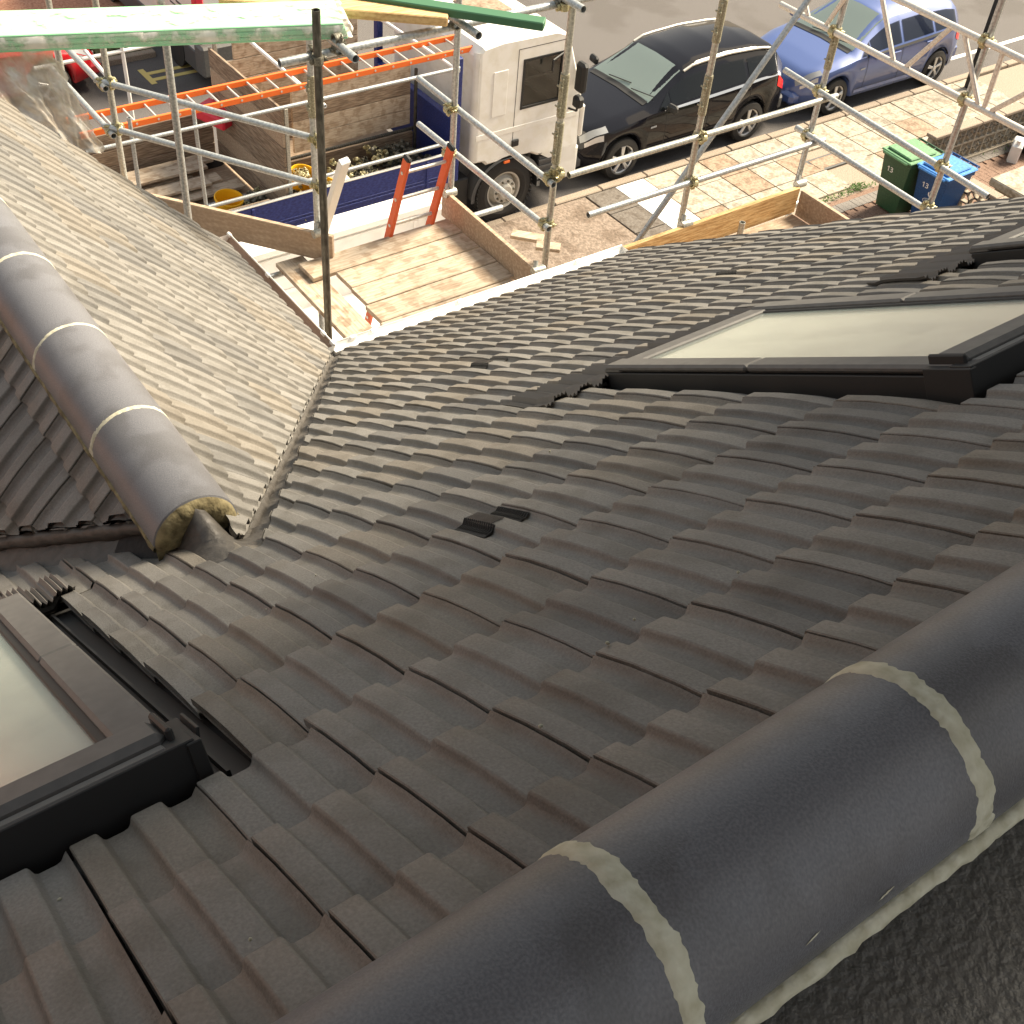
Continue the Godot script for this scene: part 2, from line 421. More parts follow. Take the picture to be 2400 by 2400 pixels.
func tile_mesh() -> ArrayMesh:
	var s := st()
	var zs := [0.0, 0.006, 0.1, 0.2, 0.29, TL]
	for k in PX.size() - 1:
		var xa: float = PX[k]; var xb: float = PX[k + 1]
		for j in zs.size() - 1:
			var za: float = zs[j]; var zb: float = zs[j + 1]
			s.set_smooth_group(PG[k])
			var da := 0.0025 if j == 0 else 0.0
			quad(s, Vector3(xa, tile_y(xa, za) - da, za), Vector3(xa, tile_y(xa, zb), zb), Vector3(xb, tile_y(xb, zb), zb), Vector3(xb, tile_y(xb, za) - da, za))
		s.set_smooth_group(-1)
		quad(s, Vector3(xa, tile_y(xa, 0) - TT, 0), Vector3(xa, tile_y(xa, 0) - 0.0025, 0), Vector3(xb, tile_y(xb, 0) - 0.0025, 0), Vector3(xb, tile_y(xb, 0) - TT, 0))
		quad(s, Vector3(xa, tile_y(xa, 0) - TT, 0), Vector3(xb, tile_y(xb, 0) - TT, 0), Vector3(xb, tile_y(xb, TL) - TT, TL), Vector3(xa, tile_y(xa, TL) - TT, TL))
	for e in [PX[0], PX[-1]]:
		for j in zs.size() - 1:
			var za: float = zs[j]; var zb: float = zs[j + 1]
			quad(s, Vector3(e, tile_y(e, za), za), Vector3(e, tile_y(e, zb), zb), Vector3(e, tile_y(e, zb) - TT, zb), Vector3(e, tile_y(e, za) - TT, za))
	return fin(s)

# the part of the tile mesh (vertices v, normals n, placed by xf) on the inner side of every plane, with the cut faces closed
func cut_tile(v: PackedVector3Array, nn: PackedVector3Array, xf: Transform3D, planes: Array) -> ArrayMesh:
	var s := SurfaceTool.new()
	s.begin(Mesh.PRIMITIVE_TRIANGLES)
	var inv := xf.affine_inverse()
	var count := 0
	for i in range(0, v.size(), 3):
		var poly := [[xf * v[i], nn[i]], [xf * v[i + 1], nn[i + 1]], [xf * v[i + 2], nn[i + 2]]]
		for pl: Plane in planes:
			var out := []
			for k in poly.size():
				var a = poly[k]; var b = poly[(k + 1) % poly.size()]
				var da := pl.distance_to(a[0]); var db := pl.distance_to(b[0])
				if da >= 0.0: out.append(a)
				if (da >= 0.0) != (db >= 0.0):
					var t := da / (da - db)
					out.append([a[0].lerp(b[0], t), a[1].lerp(b[1], t)])
			poly = out
			if poly.size() < 3: break
		for k in range(1, poly.size() - 1):
			for q in [poly[0], poly[k], poly[k + 1]]:
				s.set_normal(q[1]); s.add_vertex(inv * q[0])
			count += 1
	if count < 4: return null
	for pl: Plane in planes:
		var ln := xf.basis.inverse() * pl.normal
		var d0 := pl.distance_to(xf * Vector3(0, -0.02, 0))
		# points of the cut line: ln.x * x + ln.z * z + d0 = 0
		var pts := []
		for k in 25:
			var p := Vector2(-1, -1)
			if absf(ln.x) > absf(ln.z):
				var z := TL * k / 24.0
				p = Vector2(-(d0 + ln.z * z) / ln.x, z)
			else:
				var x := 0.1955 * k / 24.0
				p = Vector2(x, -(d0 + ln.x * x) / ln.z)
			pts.append(p)
		for k in 24:
			var a: Vector2 = pts[k]; var b: Vector2 = pts[k + 1]
			var ok := true
			for p in [a, b]:
				if p.x < -0.001 or p.x > 0.195 or p.y < -0.001 or p.y > TL + 0.001: ok = false
				for o: Plane in planes:
					if o != pl and o.distance_to(xf * Vector3(p.x, -0.02, p.y)) < 0.0: ok = false
			if not ok: continue
			var ja := rng.randf_range(0, 0.003); var jb := rng.randf_range(0, 0.003)
			var q := [Vector3(a.x, tile_y(a.x, a.y) - ja, a.y), Vector3(b.x, tile_y(b.x, b.y) - jb, b.y), Vector3(b.x, tile_y(b.x, b.y) - TT, b.y), Vector3(a.x, tile_y(a.x, a.y) - TT, a.y)]
			s.set_normal(-ln.normalized())
			for w in [0, 1, 2, 0, 2, 3]: s.add_vertex(q[w])
	return s.commit()

var tile0: ArrayMesh
var tile_v: PackedVector3Array
var tile_n: PackedVector3Array
var tile_jobs := []        # [distance to the eye, mesh, material key, transform, slope node]

# one course of tiles; keep(centre) and planes(x0, s) decide what is left out or cut
func course(slope: Node3D, s_tail: float, k0: int, k1: int, cuts: Callable) -> void:
	var f: Transform3D = slope.transform
	for k in range(k0, k1):
		var j := Transform3D(Basis(Vector3.UP, rng.randf_range(-0.006, 0.006)) * Basis(Vector3.BACK, rng.randf_range(-0.006, 0.006)), Vector3(k * TW + 0.001 + rng.randf_range(-0.0012, 0.0012), rng.randf_range(-0.0012, 0.0012), s_tail + rng.randf_range(-0.003, 0.003)))
		var xf := f * j
		var res = cuts.call(k * TW, s_tail, xf)
		if res == null: continue
		var mesh: ArrayMesh = tile0
		if res.size() > 0:
			mesh = cut_tile(tile_v, tile_n, xf, res)
			if mesh == null: continue
		var r := rng.randf()
		var mk := "tile" if r < 0.45 else ("tile_dark" if r < 0.6 else ("tile_warm" if r < 0.8 else "tile_pale"))
		tile_jobs.append([xf.origin.distance_to(Vector3(0, 9.36, 0)), mesh, mk, j, slope])

# planes that cut a tile where it crosses half-spaces; null when nothing is left
func halfspaces(xf: Transform3D, pl: Array):
	var use := []
	for p: Plane in pl:
		var lo := 1e9; var hi := -1e9
		for c in [Vector3(0, 0, 0), Vector3(0.194, 0, 0), Vector3(0, 0, TL), Vector3(0.194, 0, TL)]:
			var d := p.distance_to(xf * c)
			lo = minf(lo, d); hi = maxf(hi, d)
		if hi <= 0.004: return null
		if lo < -0.001: use.append(p)
	return use

func slope_plane(f: Transform3D, n: Vector3, p: Vector3) -> Plane:
	return Plane((f.basis * n).normalized(), f * p)

const ROWS := [0.546, 0.285, 0.0, -0.311, -0.641, -0.941, -1.216, -1.482, -1.745, -2.004, -2.303, -2.615, -2.9, -3.185, -3.47, -3.755, -4.04, -4.32, -4.6]
# roof windows: x0, x1, s0 (bottom), s1 (top) on the main slope, x counted from ORG
const WIN := [[1.33, 2.06, -1.41, -0.02], [-1.33, -0.592, -1.46, -0.03], [2.7, 3.43, -1.03, 0.36]]
# valleys in plan: z = VZ + VS * x to the right of the wing, mirrored about x = WX to its left
const VZ := -0.838
const VS := -1.559
const WX := 0.8

func main_cuts(x0: float, s: float, xf: Transform3D):
	var f: Transform3D = main_slope.transform
	var pl := []
	var ox := xf.origin.x
	# valleys
	if xf.origin.z < VZ + VS * WX + 0.5:
		if ox + 0.1 > WX:
			var n := Vector3(-VS, 0, 1).normalized()
			pl.append(Plane(n, Vector3(0, 0, VZ) + n * 0.07))
		else:
			var n := Vector3(VS, 0, 1).normalized()
			pl.append(Plane(n, Vector3(2 * WX, 0, VZ) - n * 0.08))
	# ridge
	pl.append(slope_plane(f, Vector3(0, 0, -1), Vector3(0, 0, 0.72)))
	for w in WIN:
		var a: float = w[0] - (0.05 if w != WIN[1] else 0.09); var b: float = w[1] + (0.06 if w != WIN[1] else 0.095)
		var t: float = w[3] + 0.075; var lo: float = w[2] - 0.05
		if x0 + TW > a + 0.01 and x0 < b - 0.01 and s < t and s + TL > lo:
			if s >= lo and x0 > a - 0.02 and x0 + TW < b + 0.02 and s + 0.28 <= t: return null
			if x0 < a and s + 0.28 < t + 0.1 and s > lo - 0.12: pl.append(slope_plane(f, Vector3(-1, 0, 0), Vector3(a, 0, 0)))
			elif x0 + TW > b and s + 0.28 < t + 0.1 and s > lo - 0.12: pl.append(slope_plane(f, Vector3(1, 0, 0), Vector3(b, 0, 0)))
			elif s < lo: pl.append(slope_plane(f, Vector3(0, 0, -1), Vector3(0, 0, lo)))
			else: pl.append(slope_plane(f, Vector3(0, 0, 1), Vector3(0, 0, t)))
	return halfspaces(xf, pl)

func wing_cuts(_x0: float, _s: float, xf: Transform3D):
	var pl := []
	var n := Vector3(-VS, 0, 1).normalized()
	pl.append(Plane(-n, Vector3(0, 0, VZ) + n * 0.005))
	pl.append(Plane(Vector3(1, 0, 0), Vector3(WX + 0.07, 0, 0)))
	return halfspaces(xf, pl)

func wing2_cuts(_x0: float, _s: float, xf: Transform3D):
	var pl := []
	var n := Vector3(VS, 0, 1).normalized()
	pl.append(Plane(-n, Vector3(2 * WX, 0, VZ) - n * 0.1))
	pl.append(Plane(Vector3(-1, 0, 0), Vector3(WX - 0.07, 0, 0)))
	return halfspaces(xf, pl)

var main_slope: Node3D
var house: Node3D

func slope_node(called: String, f: Transform3D, pts: Array) -> Node3D:
	# felt and battens under the tiles, as a thin board in the slope's own frame
	var s := st()
	for i in range(1, pts.size() - 1):
		tri(s, pts[0], pts[i], pts[i + 1])
	for i in pts.size():
		var a: Vector3 = pts[i]; var b: Vector3 = pts[(i + 1) % pts.size()]
		quad(s, a, b, b - Vector3(0, 0.03, 0), a - Vector3(0, 0.03, 0))
	return obj(called, fin(s), M.felt, house, f)

# half-round ridge tile along its local z, axis at the origin
func ridge_mesh(length: float, r := 0.122, t := 0.016) -> ArrayMesh:
	var s := st()
	var n := 28
	for i in n:
		var a := PI * i / n; var b := PI * (i + 1) / n
		var ea := Vector3(cos(a), sin(a), 0); var eb := Vector3(cos(b), sin(b), 0)
		var z0 := -length * 0.5; var z1 := length * 0.5
		var c := 0.004
		s.set_smooth_group(4)
		quad(s, ea * r + Vector3(0, 0, z0 + c), ea * r + Vector3(0, 0, z1 - c), eb * r + Vector3(0, 0, z1 - c), eb * r + Vector3(0, 0, z0 + c))
		s.set_smooth_group(-1)
		for e in 2:
			var z := z0 if e == 0 else z1
			var zc := z0 + c if e == 0 else z1 - c
			quad(s, ea * r + Vector3(0, 0, zc), eb * r + Vector3(0, 0, zc), eb * (r - c) + Vector3(0, 0, z), ea * (r - c) + Vector3(0, 0, z))
			quad(s, ea * (r - c) + Vector3(0, 0, z), eb * (r - c) + Vector3(0, 0, z), eb * (r - t) + Vector3(0, 0, z), ea * (r - t) + Vector3(0, 0, z))
		quad(s, ea * (r - t) + Vector3(0, 0, z0), eb * (r - t) + Vector3(0, 0, z0), eb * (r - t) + Vector3(0, 0, z1), ea * (r - t) + Vector3(0, 0, z1))
	for sx in [-1.0, 1.0]:
		quad(s, Vector3(sx * r, 0, -length * 0.5), Vector3(sx * r, 0, length * 0.5), Vector3(sx * (r - t), 0, length * 0.5), Vector3(sx * (r - t), 0, -length * 0.5))
	return fin(s)

# smeared mortar over a joint between two ridge tiles; a0..a1 is the arc it covers
func joint_mesh(width: float, sd: int, r := 0.122, proud := 0.002) -> ArrayMesh:
	var s := st()
	s.set_smooth_group(5)
	var n := 72
	var nz := FastNoiseLite.new()
	nz.seed = sd; nz.frequency = 1.0
	var rows := []
	for i in n + 1:
		var a := PI * i / n
		var w0 := width * (0.5 + 0.12 * nz.get_noise_2d(i * 0.4, 0) + 0.2 * nz.get_noise_2d(i * 0.07, 40)); var w1 := width * (0.5 + 0.12 * nz.get_noise_2d(i * 0.4, 9) + 0.2 * nz.get_noise_2d(i * 0.07, 70))
		if i < 5 or i > n - 5: w0 *= 1.5; w1 *= 1.5
		var row := []
		for k in 5:
			var t := k / 4.0
			var h := r - 0.003 + (proud + 0.003) * minf(1.0, sin(PI * t) * 1.6) + 0.0007 * nz.get_noise_2d(i * 0.4, k * 0.5 + 20)
			row.append(Vector3(cos(a) * h, sin(a) * h, lerpf(-w0, w1, t)))
		rows.append(row)
	for i in n:
		for k in 4:
			quad(s, rows[i][k], rows[i][k + 1], rows[i + 1][k + 1], rows[i + 1][k])
	return fin(s)

# an uneven bead of mortar along a straight edge from p to q
func bead_mesh(p: Vector3, q: Vector3, w: float, sd: int, seg := 60) -> ArrayMesh:
	var s := st()
	s.set_smooth_group(6)
	var d := (q - p).normalized(); var f := frame_of(d)
	var nz := FastNoiseLite.new()
	nz.seed = sd; nz.frequency = 1.0
	var rows := []
	for i in seg + 1:
		var row := []
		for k in 9:
			var a := TAU * k / 8.0
			var r := w * (0.5 + 0.16 * nz.get_noise_2d(i * 0.35, cos(a) * 1.5) + 0.12 * nz.get_noise_2d(i * 1.3, sin(a) * 2))
			row.append(p.lerp(q, i / float(seg)) + f[0] * cos(a) * r + f[1] * sin(a) * r)
		rows.append(row)
	for i in seg:
		for k in 8: quad(s, rows[i][k], rows[i + 1][k], rows[i + 1][k + 1], rows[i][k + 1])
	return fin(s)

func build_house() -> void:
	house = thing("house", "house in the foreground with a new grey concrete tile roof and steep front gable wing", "house")
	# walls under the eaves
	var w := st()
	bc(w, Vector3(2.62, 0, -4.9), Vector3(4.78, 4.93, -4.62))
	bc(w, Vector3(-4, 0, -4.9), Vector3(-0.9, 4.93, -4.62))
	bc(w, Vector3(-4, 0, 3.2), Vector3(4.78, 7.95, 3.4))
	bc(w, Vector3(-4.2, 0, -4.9), Vector3(-4.0, 7.95, 3.4))
	var gb := st()
	prism(gb, PackedVector2Array([Vector2(-4.6, 0), Vector2(3.2, 0), Vector2(3.2, 7.6), Vector2(-0.6, 7.6), Vector2(-4.6, 4.9)]), 4.6, 4.78)
	w.append_from(fin(gb), 0, Transform3D(Basis(Vector3(0, 0, 1), Vector3(0, 1, 0), Vector3(1, 0, 0)), Vector3.ZERO))
	obj("wall", fin(w), M.brick, house)
	var ww := st()
	bc(ww, Vector3(2.3, 0, -6.0), Vector3(2.5, 5.05, -4.9))
	bc(ww, Vector3(-0.9, 0, -6.0), Vector3(-0.7, 5.05, -4.9))
	prism(ww, PackedVector2Array([Vector2(-0.7, 0), Vector2(2.3, 0), Vector2(2.3, 5.1), Vector2(0.8, 6.75), Vector2(-0.7, 5.1)]), -6.02, -5.82)
	obj("wall", fin(ww), M.render, house)
	# main slope
	var ct := cos(TH); var sn := sin(TH)
	var mf := Transform3D(Basis(Vector3(1, 0, 0), Vector3(0, ct, -sn), Vector3(0, sn, ct)), ORG)
	main_slope = slope_node("roof_slope", mf, [Vector3(-4.5, -0.055, -4.52), Vector3(3.97, -0.055, -4.52), Vector3(3.97, -0.055, 0.72), Vector3(-4.5, -0.055, 0.72)])
	# wing slopes
	var pa := atan(1.04)
	var wu := Vector3(-cos(pa), sin(pa), 0); var wn := Vector3(sin(pa), cos(pa), 0)
	var org := Vector3(WX, 7.844 - 1.04 * WX, 0) + wn * 0.04
	var wf := Transform3D(Basis(Vector3(0, 0, 1), wn, wu), org)
	var zr := VZ + VS * WX
	var le := 1.8 / cos(pa)
	var wing := slope_node("roof_slope", wf, [Vector3(zr, -0.055, 0), Vector3(-6.12, -0.055, 0), Vector3(-6.12, -0.055, -le), Vector3(VZ + VS * (WX + 1.8), -0.055, -le)])
	var w2f := Transform3D(Basis(Vector3(0, 0, -1), Vector3(-wn.x, wn.y, 0), Vector3(-wu.x, wu.y, 0)), Vector3(WX, 7.844 - 1.04 * WX, 0) + Vector3(-wn.x, wn.y, 0) * 0.04)
	var wing2 := slope_node("roof_slope", w2f, [Vector3(-zr, -0.055, 0), Vector3(6.12, -0.055, 0), Vector3(6.12, -0.055, -le), Vector3(-(VZ + VS * (WX + 1.8)), -0.055, -le)])
	# tiles
	tile0 = tile_mesh()
	var arr := tile0.surface_get_arrays(0)
	var idx = arr[Mesh.ARRAY_INDEX]
	if idx == null or idx.size() == 0:
		tile_v = arr[Mesh.ARRAY_VERTEX]; tile_n = arr[Mesh.ARRAY_NORMAL]
	else:
		for i in idx:
			tile_v.append(arr[Mesh.ARRAY_VERTEX][i]); tile_n.append(arr[Mesh.ARRAY_NORMAL][i])
	for s in ROWS:
		course(main_slope, s, -7 if s > -1.4 else -4, 20, main_cuts)
	for s in [-0.25, -0.503, -0.75, -1.01, -1.27, -1.53, -1.79, -2.05, -2.31, -2.6]:
		course(wing, s, -31, -10, wing_cuts)
		if s > -1.9: course(wing2, s, 10, 24, wing2_cuts)
	tile_jobs.sort_custom(func(a, b): return a[0] < b[0])
	var rest := {}
	for i in tile_jobs.size():
		var t: Array = tile_jobs[i]
		if i < 300:
			obj("tile", t[1], M[t[2]], t[4], t[3])
		else:
			var key: String = str(t[4].get_instance_id()) + t[2]
			if not rest.has(key): rest[key] = [SurfaceTool.new(), t[4], t[2]]
			rest[key][0].append_from(t[1], 0, t[3])
	for key in rest:
		stuff(obj("tile", rest[key][0].commit(), M[rest[key][2]], rest[key][1]))
	print("tiles ", tile_jobs.size())
	vent_tile(5 * 0 + 1, -0.641); vent_tile(7, -2.615); vent_tile(14, -2.615)
	# lead in the two valleys
	for sd in [1.0, -1.0]:
		var l := st(true)
		for i in 8:
			var x0 := WX + 1.95 * i / 8.0; var x1 := WX + 1.95 * (i + 1) / 8.0
			var a := valley_pts(x0); var b := valley_pts(x1)
			for k in a.size() - 1:
				var q := [a[k], a[k + 1], b[k + 1], b[k]]
				if sd < 0:
					for v in 4: q[v] = Vector3(2 * WX - q[v].x, q[v].y, q[v].z)
				quad(l, q[0], q[1], q[2], q[3])
		obj("valley_lining", fin(l), M.lead, house)
	# bedding that closes the cut tile edges along the valleys
	for sd in [1.0, -1.0]:
		var off := 0.015 if sd > 0 else -0.085
		var pts := []
		for e in [WX + 0.08, WX + 1.84]:
			var zz: float = VZ + VS * e
			var q := Vector3(e, 7.844 - 1.04 * e - 0.022, zz) + Vector3(0.842, 0, 0.54) * (off - 0.02)
			q.y = 7.844 - 1.04 * q.x - 0.012
			if sd < 0: q.x = 2 * WX - q.x
			pts.append(q)
		obj("valley_bedding", bead_mesh(pts[0], pts[1], 0.05, 70 + int(sd), 120), M.lead, house)
	# main ridge: axis along x
	var ry := 8.16; var rz := -0.355
	var rb := Basis(Vector3(0, 0, -1), Vector3(0, 1, 0), Vector3(1, 0, 0))
	var rm := ridge_mesh(0.449)
	for i in 8:
		var x := -0.63 + 0.45 * i
		obj("ridge_tile", rm, M.ridge, house, Transform3D(rb * Basis(Vector3.BACK, rng.randf_range(-0.01, 0.01)) * Basis(Vector3.UP, rng.randf_range(-0.004, 0.004)), Vector3(x, ry + rng.randf_range(-0.0015, 0.0015), rz)))
		obj("mortar_joint", joint_mesh(0.04, 20 + i), M.mortar, house, Transform3D(rb, Vector3(x + 0.225, ry, rz)))
	obj("mortar_bedding", bead_mesh(Vector3(-1.0, 8.142, rz + 0.124), Vector3(3.0, 8.142, rz + 0.124), 0.026, 4, 260), M.mortar, house)
	obj("mortar_bedding", bead_mesh(Vector3(-1.0, 8.125, rz - 0.105), Vector3(3.0, 8.125, rz - 0.105), 0.05, 5, 160), M.mortar_old, house)
	# wing ridge: axis along z
	var wy := 6.945; var wx := 0.79
	var wends := [-2.30, -2.743, -3.208, -3.67, -4.13, -4.59, -5.05, -5.51, -5.97, -6.2]
	for i in wends.size() - 1:
		var z0: float = wends[i]; var z1: float = wends[i + 1]
		obj("ridge_tile", ridge_mesh(absf(z1 - z0) - 0.002, 0.124), M.ridge, house, Transform3D(Basis(Vector3.BACK, rng.randf_range(-0.015, 0.015)), Vector3(wx, wy + rng.randf_range(-0.002, 0.002), (z0 + z1) * 0.5)))
		if i > 0: obj("mortar_joint", joint_mesh(0.03, 50 + i, 0.124, 0.001), M.mortar, house, at(Vector3(wx, wy, z0)))
	for sx in [-1.0, 1.0]:
		obj("mortar_bedding", bead_mesh(Vector3(wx + sx * 0.118, wy - 0.005, -2.3), Vector3(wx + sx * 0.118, wy - 0.005, -6.2), 0.024, 60 + int(sx), 160), M.mortar_old, house)
	# mortar that closes the end of the wing ridge, with the lead saddle below it
	var e := st(true)
	var nz := FastNoiseLite.new(); nz.seed = 5; nz.frequency = 9.0
	var rings := []
	for k in 8:
		var row := []
		for i in 25:
			var a := PI * i / 24.0
			var r: float = [0.121, 0.119, 0.112, 0.098, 0.08, 0.055, 0.03, 0.0][k]
			var z: float = [-0.002, 0.006, 0.014, 0.019, 0.021, 0.018, 0.016, 0.015][k]
			var p := Vector3(cos(a) * r, sin(a) * r - 0.012 * k / 7.0, z)
			row.append(p + Vector3(0, 0, 0.005 * nz.get_noise_3dv(p * 2.0)))
		rings.append(row)
	for k in 7:
		for i in 24: quad(e, rings[k][i], rings[k + 1][i], rings[k + 1][i + 1], rings[k][i + 1])
	for i in 24: quad(e, Vector3(lerpf(0.121, -0.121, i / 24.0), 0, -0.002), Vector3(lerpf(0.121, -0.121, (i + 1) / 24.0), 0, -0.002), Vector3(lerpf(0.121, -0.121, (i + 1) / 24.0), -0.05, 0.012), Vector3(lerpf(0.121, -0.121, i / 24.0), -0.05, 0.012))
	obj("mortar_end", fin(e), M.mortar_old, house, at(Vector3(wx, wy, -2.3)))
	var sdl := st(true)
	var grid := []
	for j in 9:
		var row := []
		for i in 17:
			var u := i / 8.0 - 1.0; var v := j / 8.0
			var x := wx + u * 0.2
			var z := -2.3 + 0.25 * v
			var ym := maxf(ORG.y + (z - ORG.z) * tan(TH) - 0.05, 7.0 - 1.04 * absf(x - WX) - 0.035)
			var hump := 0.085 * exp(-u * u * 9.0) * (1.0 - v * v) + 0.01
			row.append(Vector3(x, ym + hump, z))
		grid.append(row)
	for j in 8:
		for i in 16: quad(sdl, grid[j][i], grid[j + 1][i], grid[j + 1][i + 1], grid[j][i + 1])
	obj("lead_saddle", fin(sdl), M.lead, house)
	# crumbs of mortar lying on the tiles, smears of mortar on the ridge tiles
	var cr := st()
	for i in 46:
		var x := rng.randf_range(-0.9, 3.2); var s := rng.randf_range(-2.2, 0.6)
		var r := rng.randf_range(0.0015, 0.004)
		var p := mf * Vector3(x, tile_y(0.02, 0.1) + 0.004 if fposmod(x, 0.1) < 0.036 else -0.02, s)
		bx(cr, Transform3D(Basis(Vector3(rng.randf(), rng.randf(), 1).normalized(), rng.randf() * 3.0), p), Vector3(r * 2.2, r * 1.4, r * 1.8), r * 0.5)
	stuff(obj("mortar_crumbs", fin(cr), M.mortar, house))
	var sm := st(true)
	for i in 7:
		var x := rng.randf_range(0.0, 1.9); var a := rng.randf_range(0.02, 0.45); var l := rng.randf_range(0.01, 0.035); var h := rng.randf_range(0.002, 0.005)
		var da := h / 0.122
		var seg := 7
		for k in seg:
			var q := []
			for cn in [[k, -1], [k + 1, -1], [k + 1, 1], [k, 1]]:
				var t: float = cn[0] / float(seg)
				var wd: float = sin(PI * t) * (0.7 + 0.3 * sin(t * 23.0 + i))
				var aa: float = a + da * cn[1] * wd + (t - 0.5) * 0.05
				q.append(Vector3(x + (t - 0.5) * l, ry + sin(aa) * 0.1226, rz + cos(aa) * 0.1226))
			quad(sm, q[0], q[1], q[2], q[3])
	stuff(obj("mortar_smears", fin(sm), M.mortar, house))
	# brick chimney stack on the party wall to the left, above the photograph's view
	var ck := st()
	bc(ck, Vector3(-3.1, 6.2, -1.5), Vector3(-1.9, 10.3, 0.9), 0.01)
	bc(ck, Vector3(-3.18, 10.3, -1.58), Vector3(-1.82, 10.45, 0.98), 0.01)
	obj("chimney", fin(ck), M.brick, house)
	# flat roof behind the ridge
	obj("flat_roof", bcm(Vector3(-4.2, 7.9, rz + 0.09), Vector3(4.8, 8.118, 3.4)), M.membrane, house)
	# gutters: white on the main eaves, a brown one on the wing
	gutter(Vector3(2.70, 5.08, -5.045), Vector3(4.93, 5.08, -5.045), Vector3(0, 0, -1), M.white, M.white, [2.86, 3.0, 3.62, 4.55])
	gutter(Vector3(2.665, 5.11, -6.4), Vector3(2.665, 5.11, -5.03), Vector3(1, 0, 0), M.gutter_brown, M.white, [-6.4, -5.87, -5.17, -5.06])
	obj("fascia", bcm(Vector3(2.66, 4.85, -4.93), Vector3(4.85, 5.1, -4.9)), M.white, house)
	obj("fascia", bcm(Vector3(2.5, 4.9, -6.1), Vector3(2.53, 5.13, -4.93)), M.white, house)
	# verge board of the wing gable
	var vb := st()
	for sx in [-1.0, 1.0]:
		var p0 := Vector3(WX, 6.93, -6.2); var p1 := Vector3(WX + sx * 1.8, 5.06, -6.2)
		bx(vb, Transform3D(Basis((p1 - p0).normalized(), (p1 - p0).normalized().cross(Vector3.BACK) * -sx, Vector3.BACK), (p0 + p1) * 0.5 - Vector3(0, 0.1, -0.02)), Vector3(p0.distance_to(p1), 0.2, 0.03), 0.003)
	obj("verge_board", fin(vb), M.black, house)
	for i in 3: roof_window(WIN[i], i)
	# white panelled parapet of the bay below the scaffold boards
	var pb := st()
	bc(pb, Vector3(3.2, 2.2, -8.62), Vector3(5.72, 3.42, -8.5), 0.01)
	bc(pb, Vector3(3.2, 3.42, -8.68), Vector3(5.78, 3.5, -8.42), 0.015)
	bc(pb, Vector3(3.5, 2.95, -8.5), Vector3(5.5, 2.99, -8.485), 0.005)
	bc(pb, Vector3(3.5, 3.32, -8.5), Vector3(5.5, 3.36, -8.485), 0.005)
	bc(pb, Vector3(3.5, 2.99, -8.5), Vector3(3.54, 3.32, -8.485), 0.005)
	bc(pb, Vector3(5.46, 2.99, -8.5), Vector3(5.5, 3.32, -8.485), 0.005)
	bc(pb, Vector3(5.6, 2.2, -8.5), Vector3(5.74, 3.46, -8.36), 0.01)
	obj("bay_parapet", fin(pb), M.white, house)
	obj("bay_roof", bcm(Vector3(3.2, 2.6, -8.5), Vector3(5.7, 2.72, -4.9)), M.white, house)
	obj("bay_wall", bcm(Vector3(3.3, 0, -8.4), Vector3(5.6, 2.6, -4.9)), M.render, house)

func valley_pts(x: float) -> Array:
	# a shallow trough across the valley at x: from the wing side to the main side
	var zv := VZ + VS * x
	var base := Vector3(x, ORG.y + (zv - ORG.z) * tan(TH) - 0.06, zv)
	var m := Vector3(0.16, 0, 0.0)
	var out := []
	for k in [-1.0, -0.35, 0.0, 0.35, 1.0]:
		var off: float = k * 0.17
		var dx: float = off * 0.842; var dz: float = off * 0.54
		var y: float
		if k >= 0.0: y = ORG.y + (zv + dz - ORG.z) * tan(TH) - 0.053
		else: y = 7.844 - 1.04 * maxf(x + dx, WX + 0.1) - 0.02
		out.append(Vector3(x + dx, y, zv + dz))
	out[2].y = minf(out[2].y, base.y)
	return out

func gutter(p: Vector3, q: Vector3, outw: Vector3, inner: Material, lip: Material, clips: Array) -> void:
	var GR := 0.042
	var g := node("gutter", house)
	var s := st(true); var l := st(true)
	var n := 10
	for i in n:
		var a := PI + PI * i / n; var b := PI + PI * (i + 1) / n
		var ea := outw * (cos(a) * GR) + Vector3(0, sin(a) * 0.05, 0); var eb := outw * (cos(b) * GR) + Vector3(0, sin(b) * 0.05, 0)
		quad(s, p + ea, q + ea, q + eb, p + eb)
		quad(l, p + ea * 1.06, q + ea * 1.06, q + eb * 1.06, p + eb * 1.06)
	var d := (q - p).normalized()
	var s2 := st()
	bx(s2, Transform3D(Basis(d, Vector3.UP, d.cross(Vector3.UP)), (p + q) * 0.5 + outw * 0.045 + Vector3(0, 0.001, 0)), Vector3(p.distance_to(q), 0.012, 0.007), 0.002)
	bx(s2, Transform3D(Basis(d, Vector3.UP, d.cross(Vector3.UP)), (p + q) * 0.5 - outw * 0.045 + Vector3(0, 0.001, 0)), Vector3(p.distance_to(q), 0.012, 0.007), 0.002)
	l.append_from(fin(s2), 0, Transform3D())
	obj("trough", fin(s), inner, g)
	obj("lip", fin(l), lip, g)
	for c in clips:
		var o: Vector3 = p
		if absf(d.x) > 0.5: o.x = c
		else: o.z = c
		var cl := st()
		bx(cl, Transform3D(Basis(d, Vector3.UP, d.cross(Vector3.UP)), o + outw * 0.044 + Vector3(0, -0.004, 0)), Vector3(0.045, 0.026, 0.022), 0.006)
		obj("clip", fin(cl), M.white, g)
	for e in [p, q]:
		var cp := st(true)
		for i in n:
			var a := PI + PI * i / n; var b := PI + PI * (i + 1) / n
			tri(cp, e, e + outw * (cos(a) * 0.044) + Vector3(0, sin(a) * 0.052, 0), e + outw * (cos(b) * 0.044) + Vector3(0, sin(b) * 0.052, 0))
		obj("end_cap", fin(cp), M.white, g)

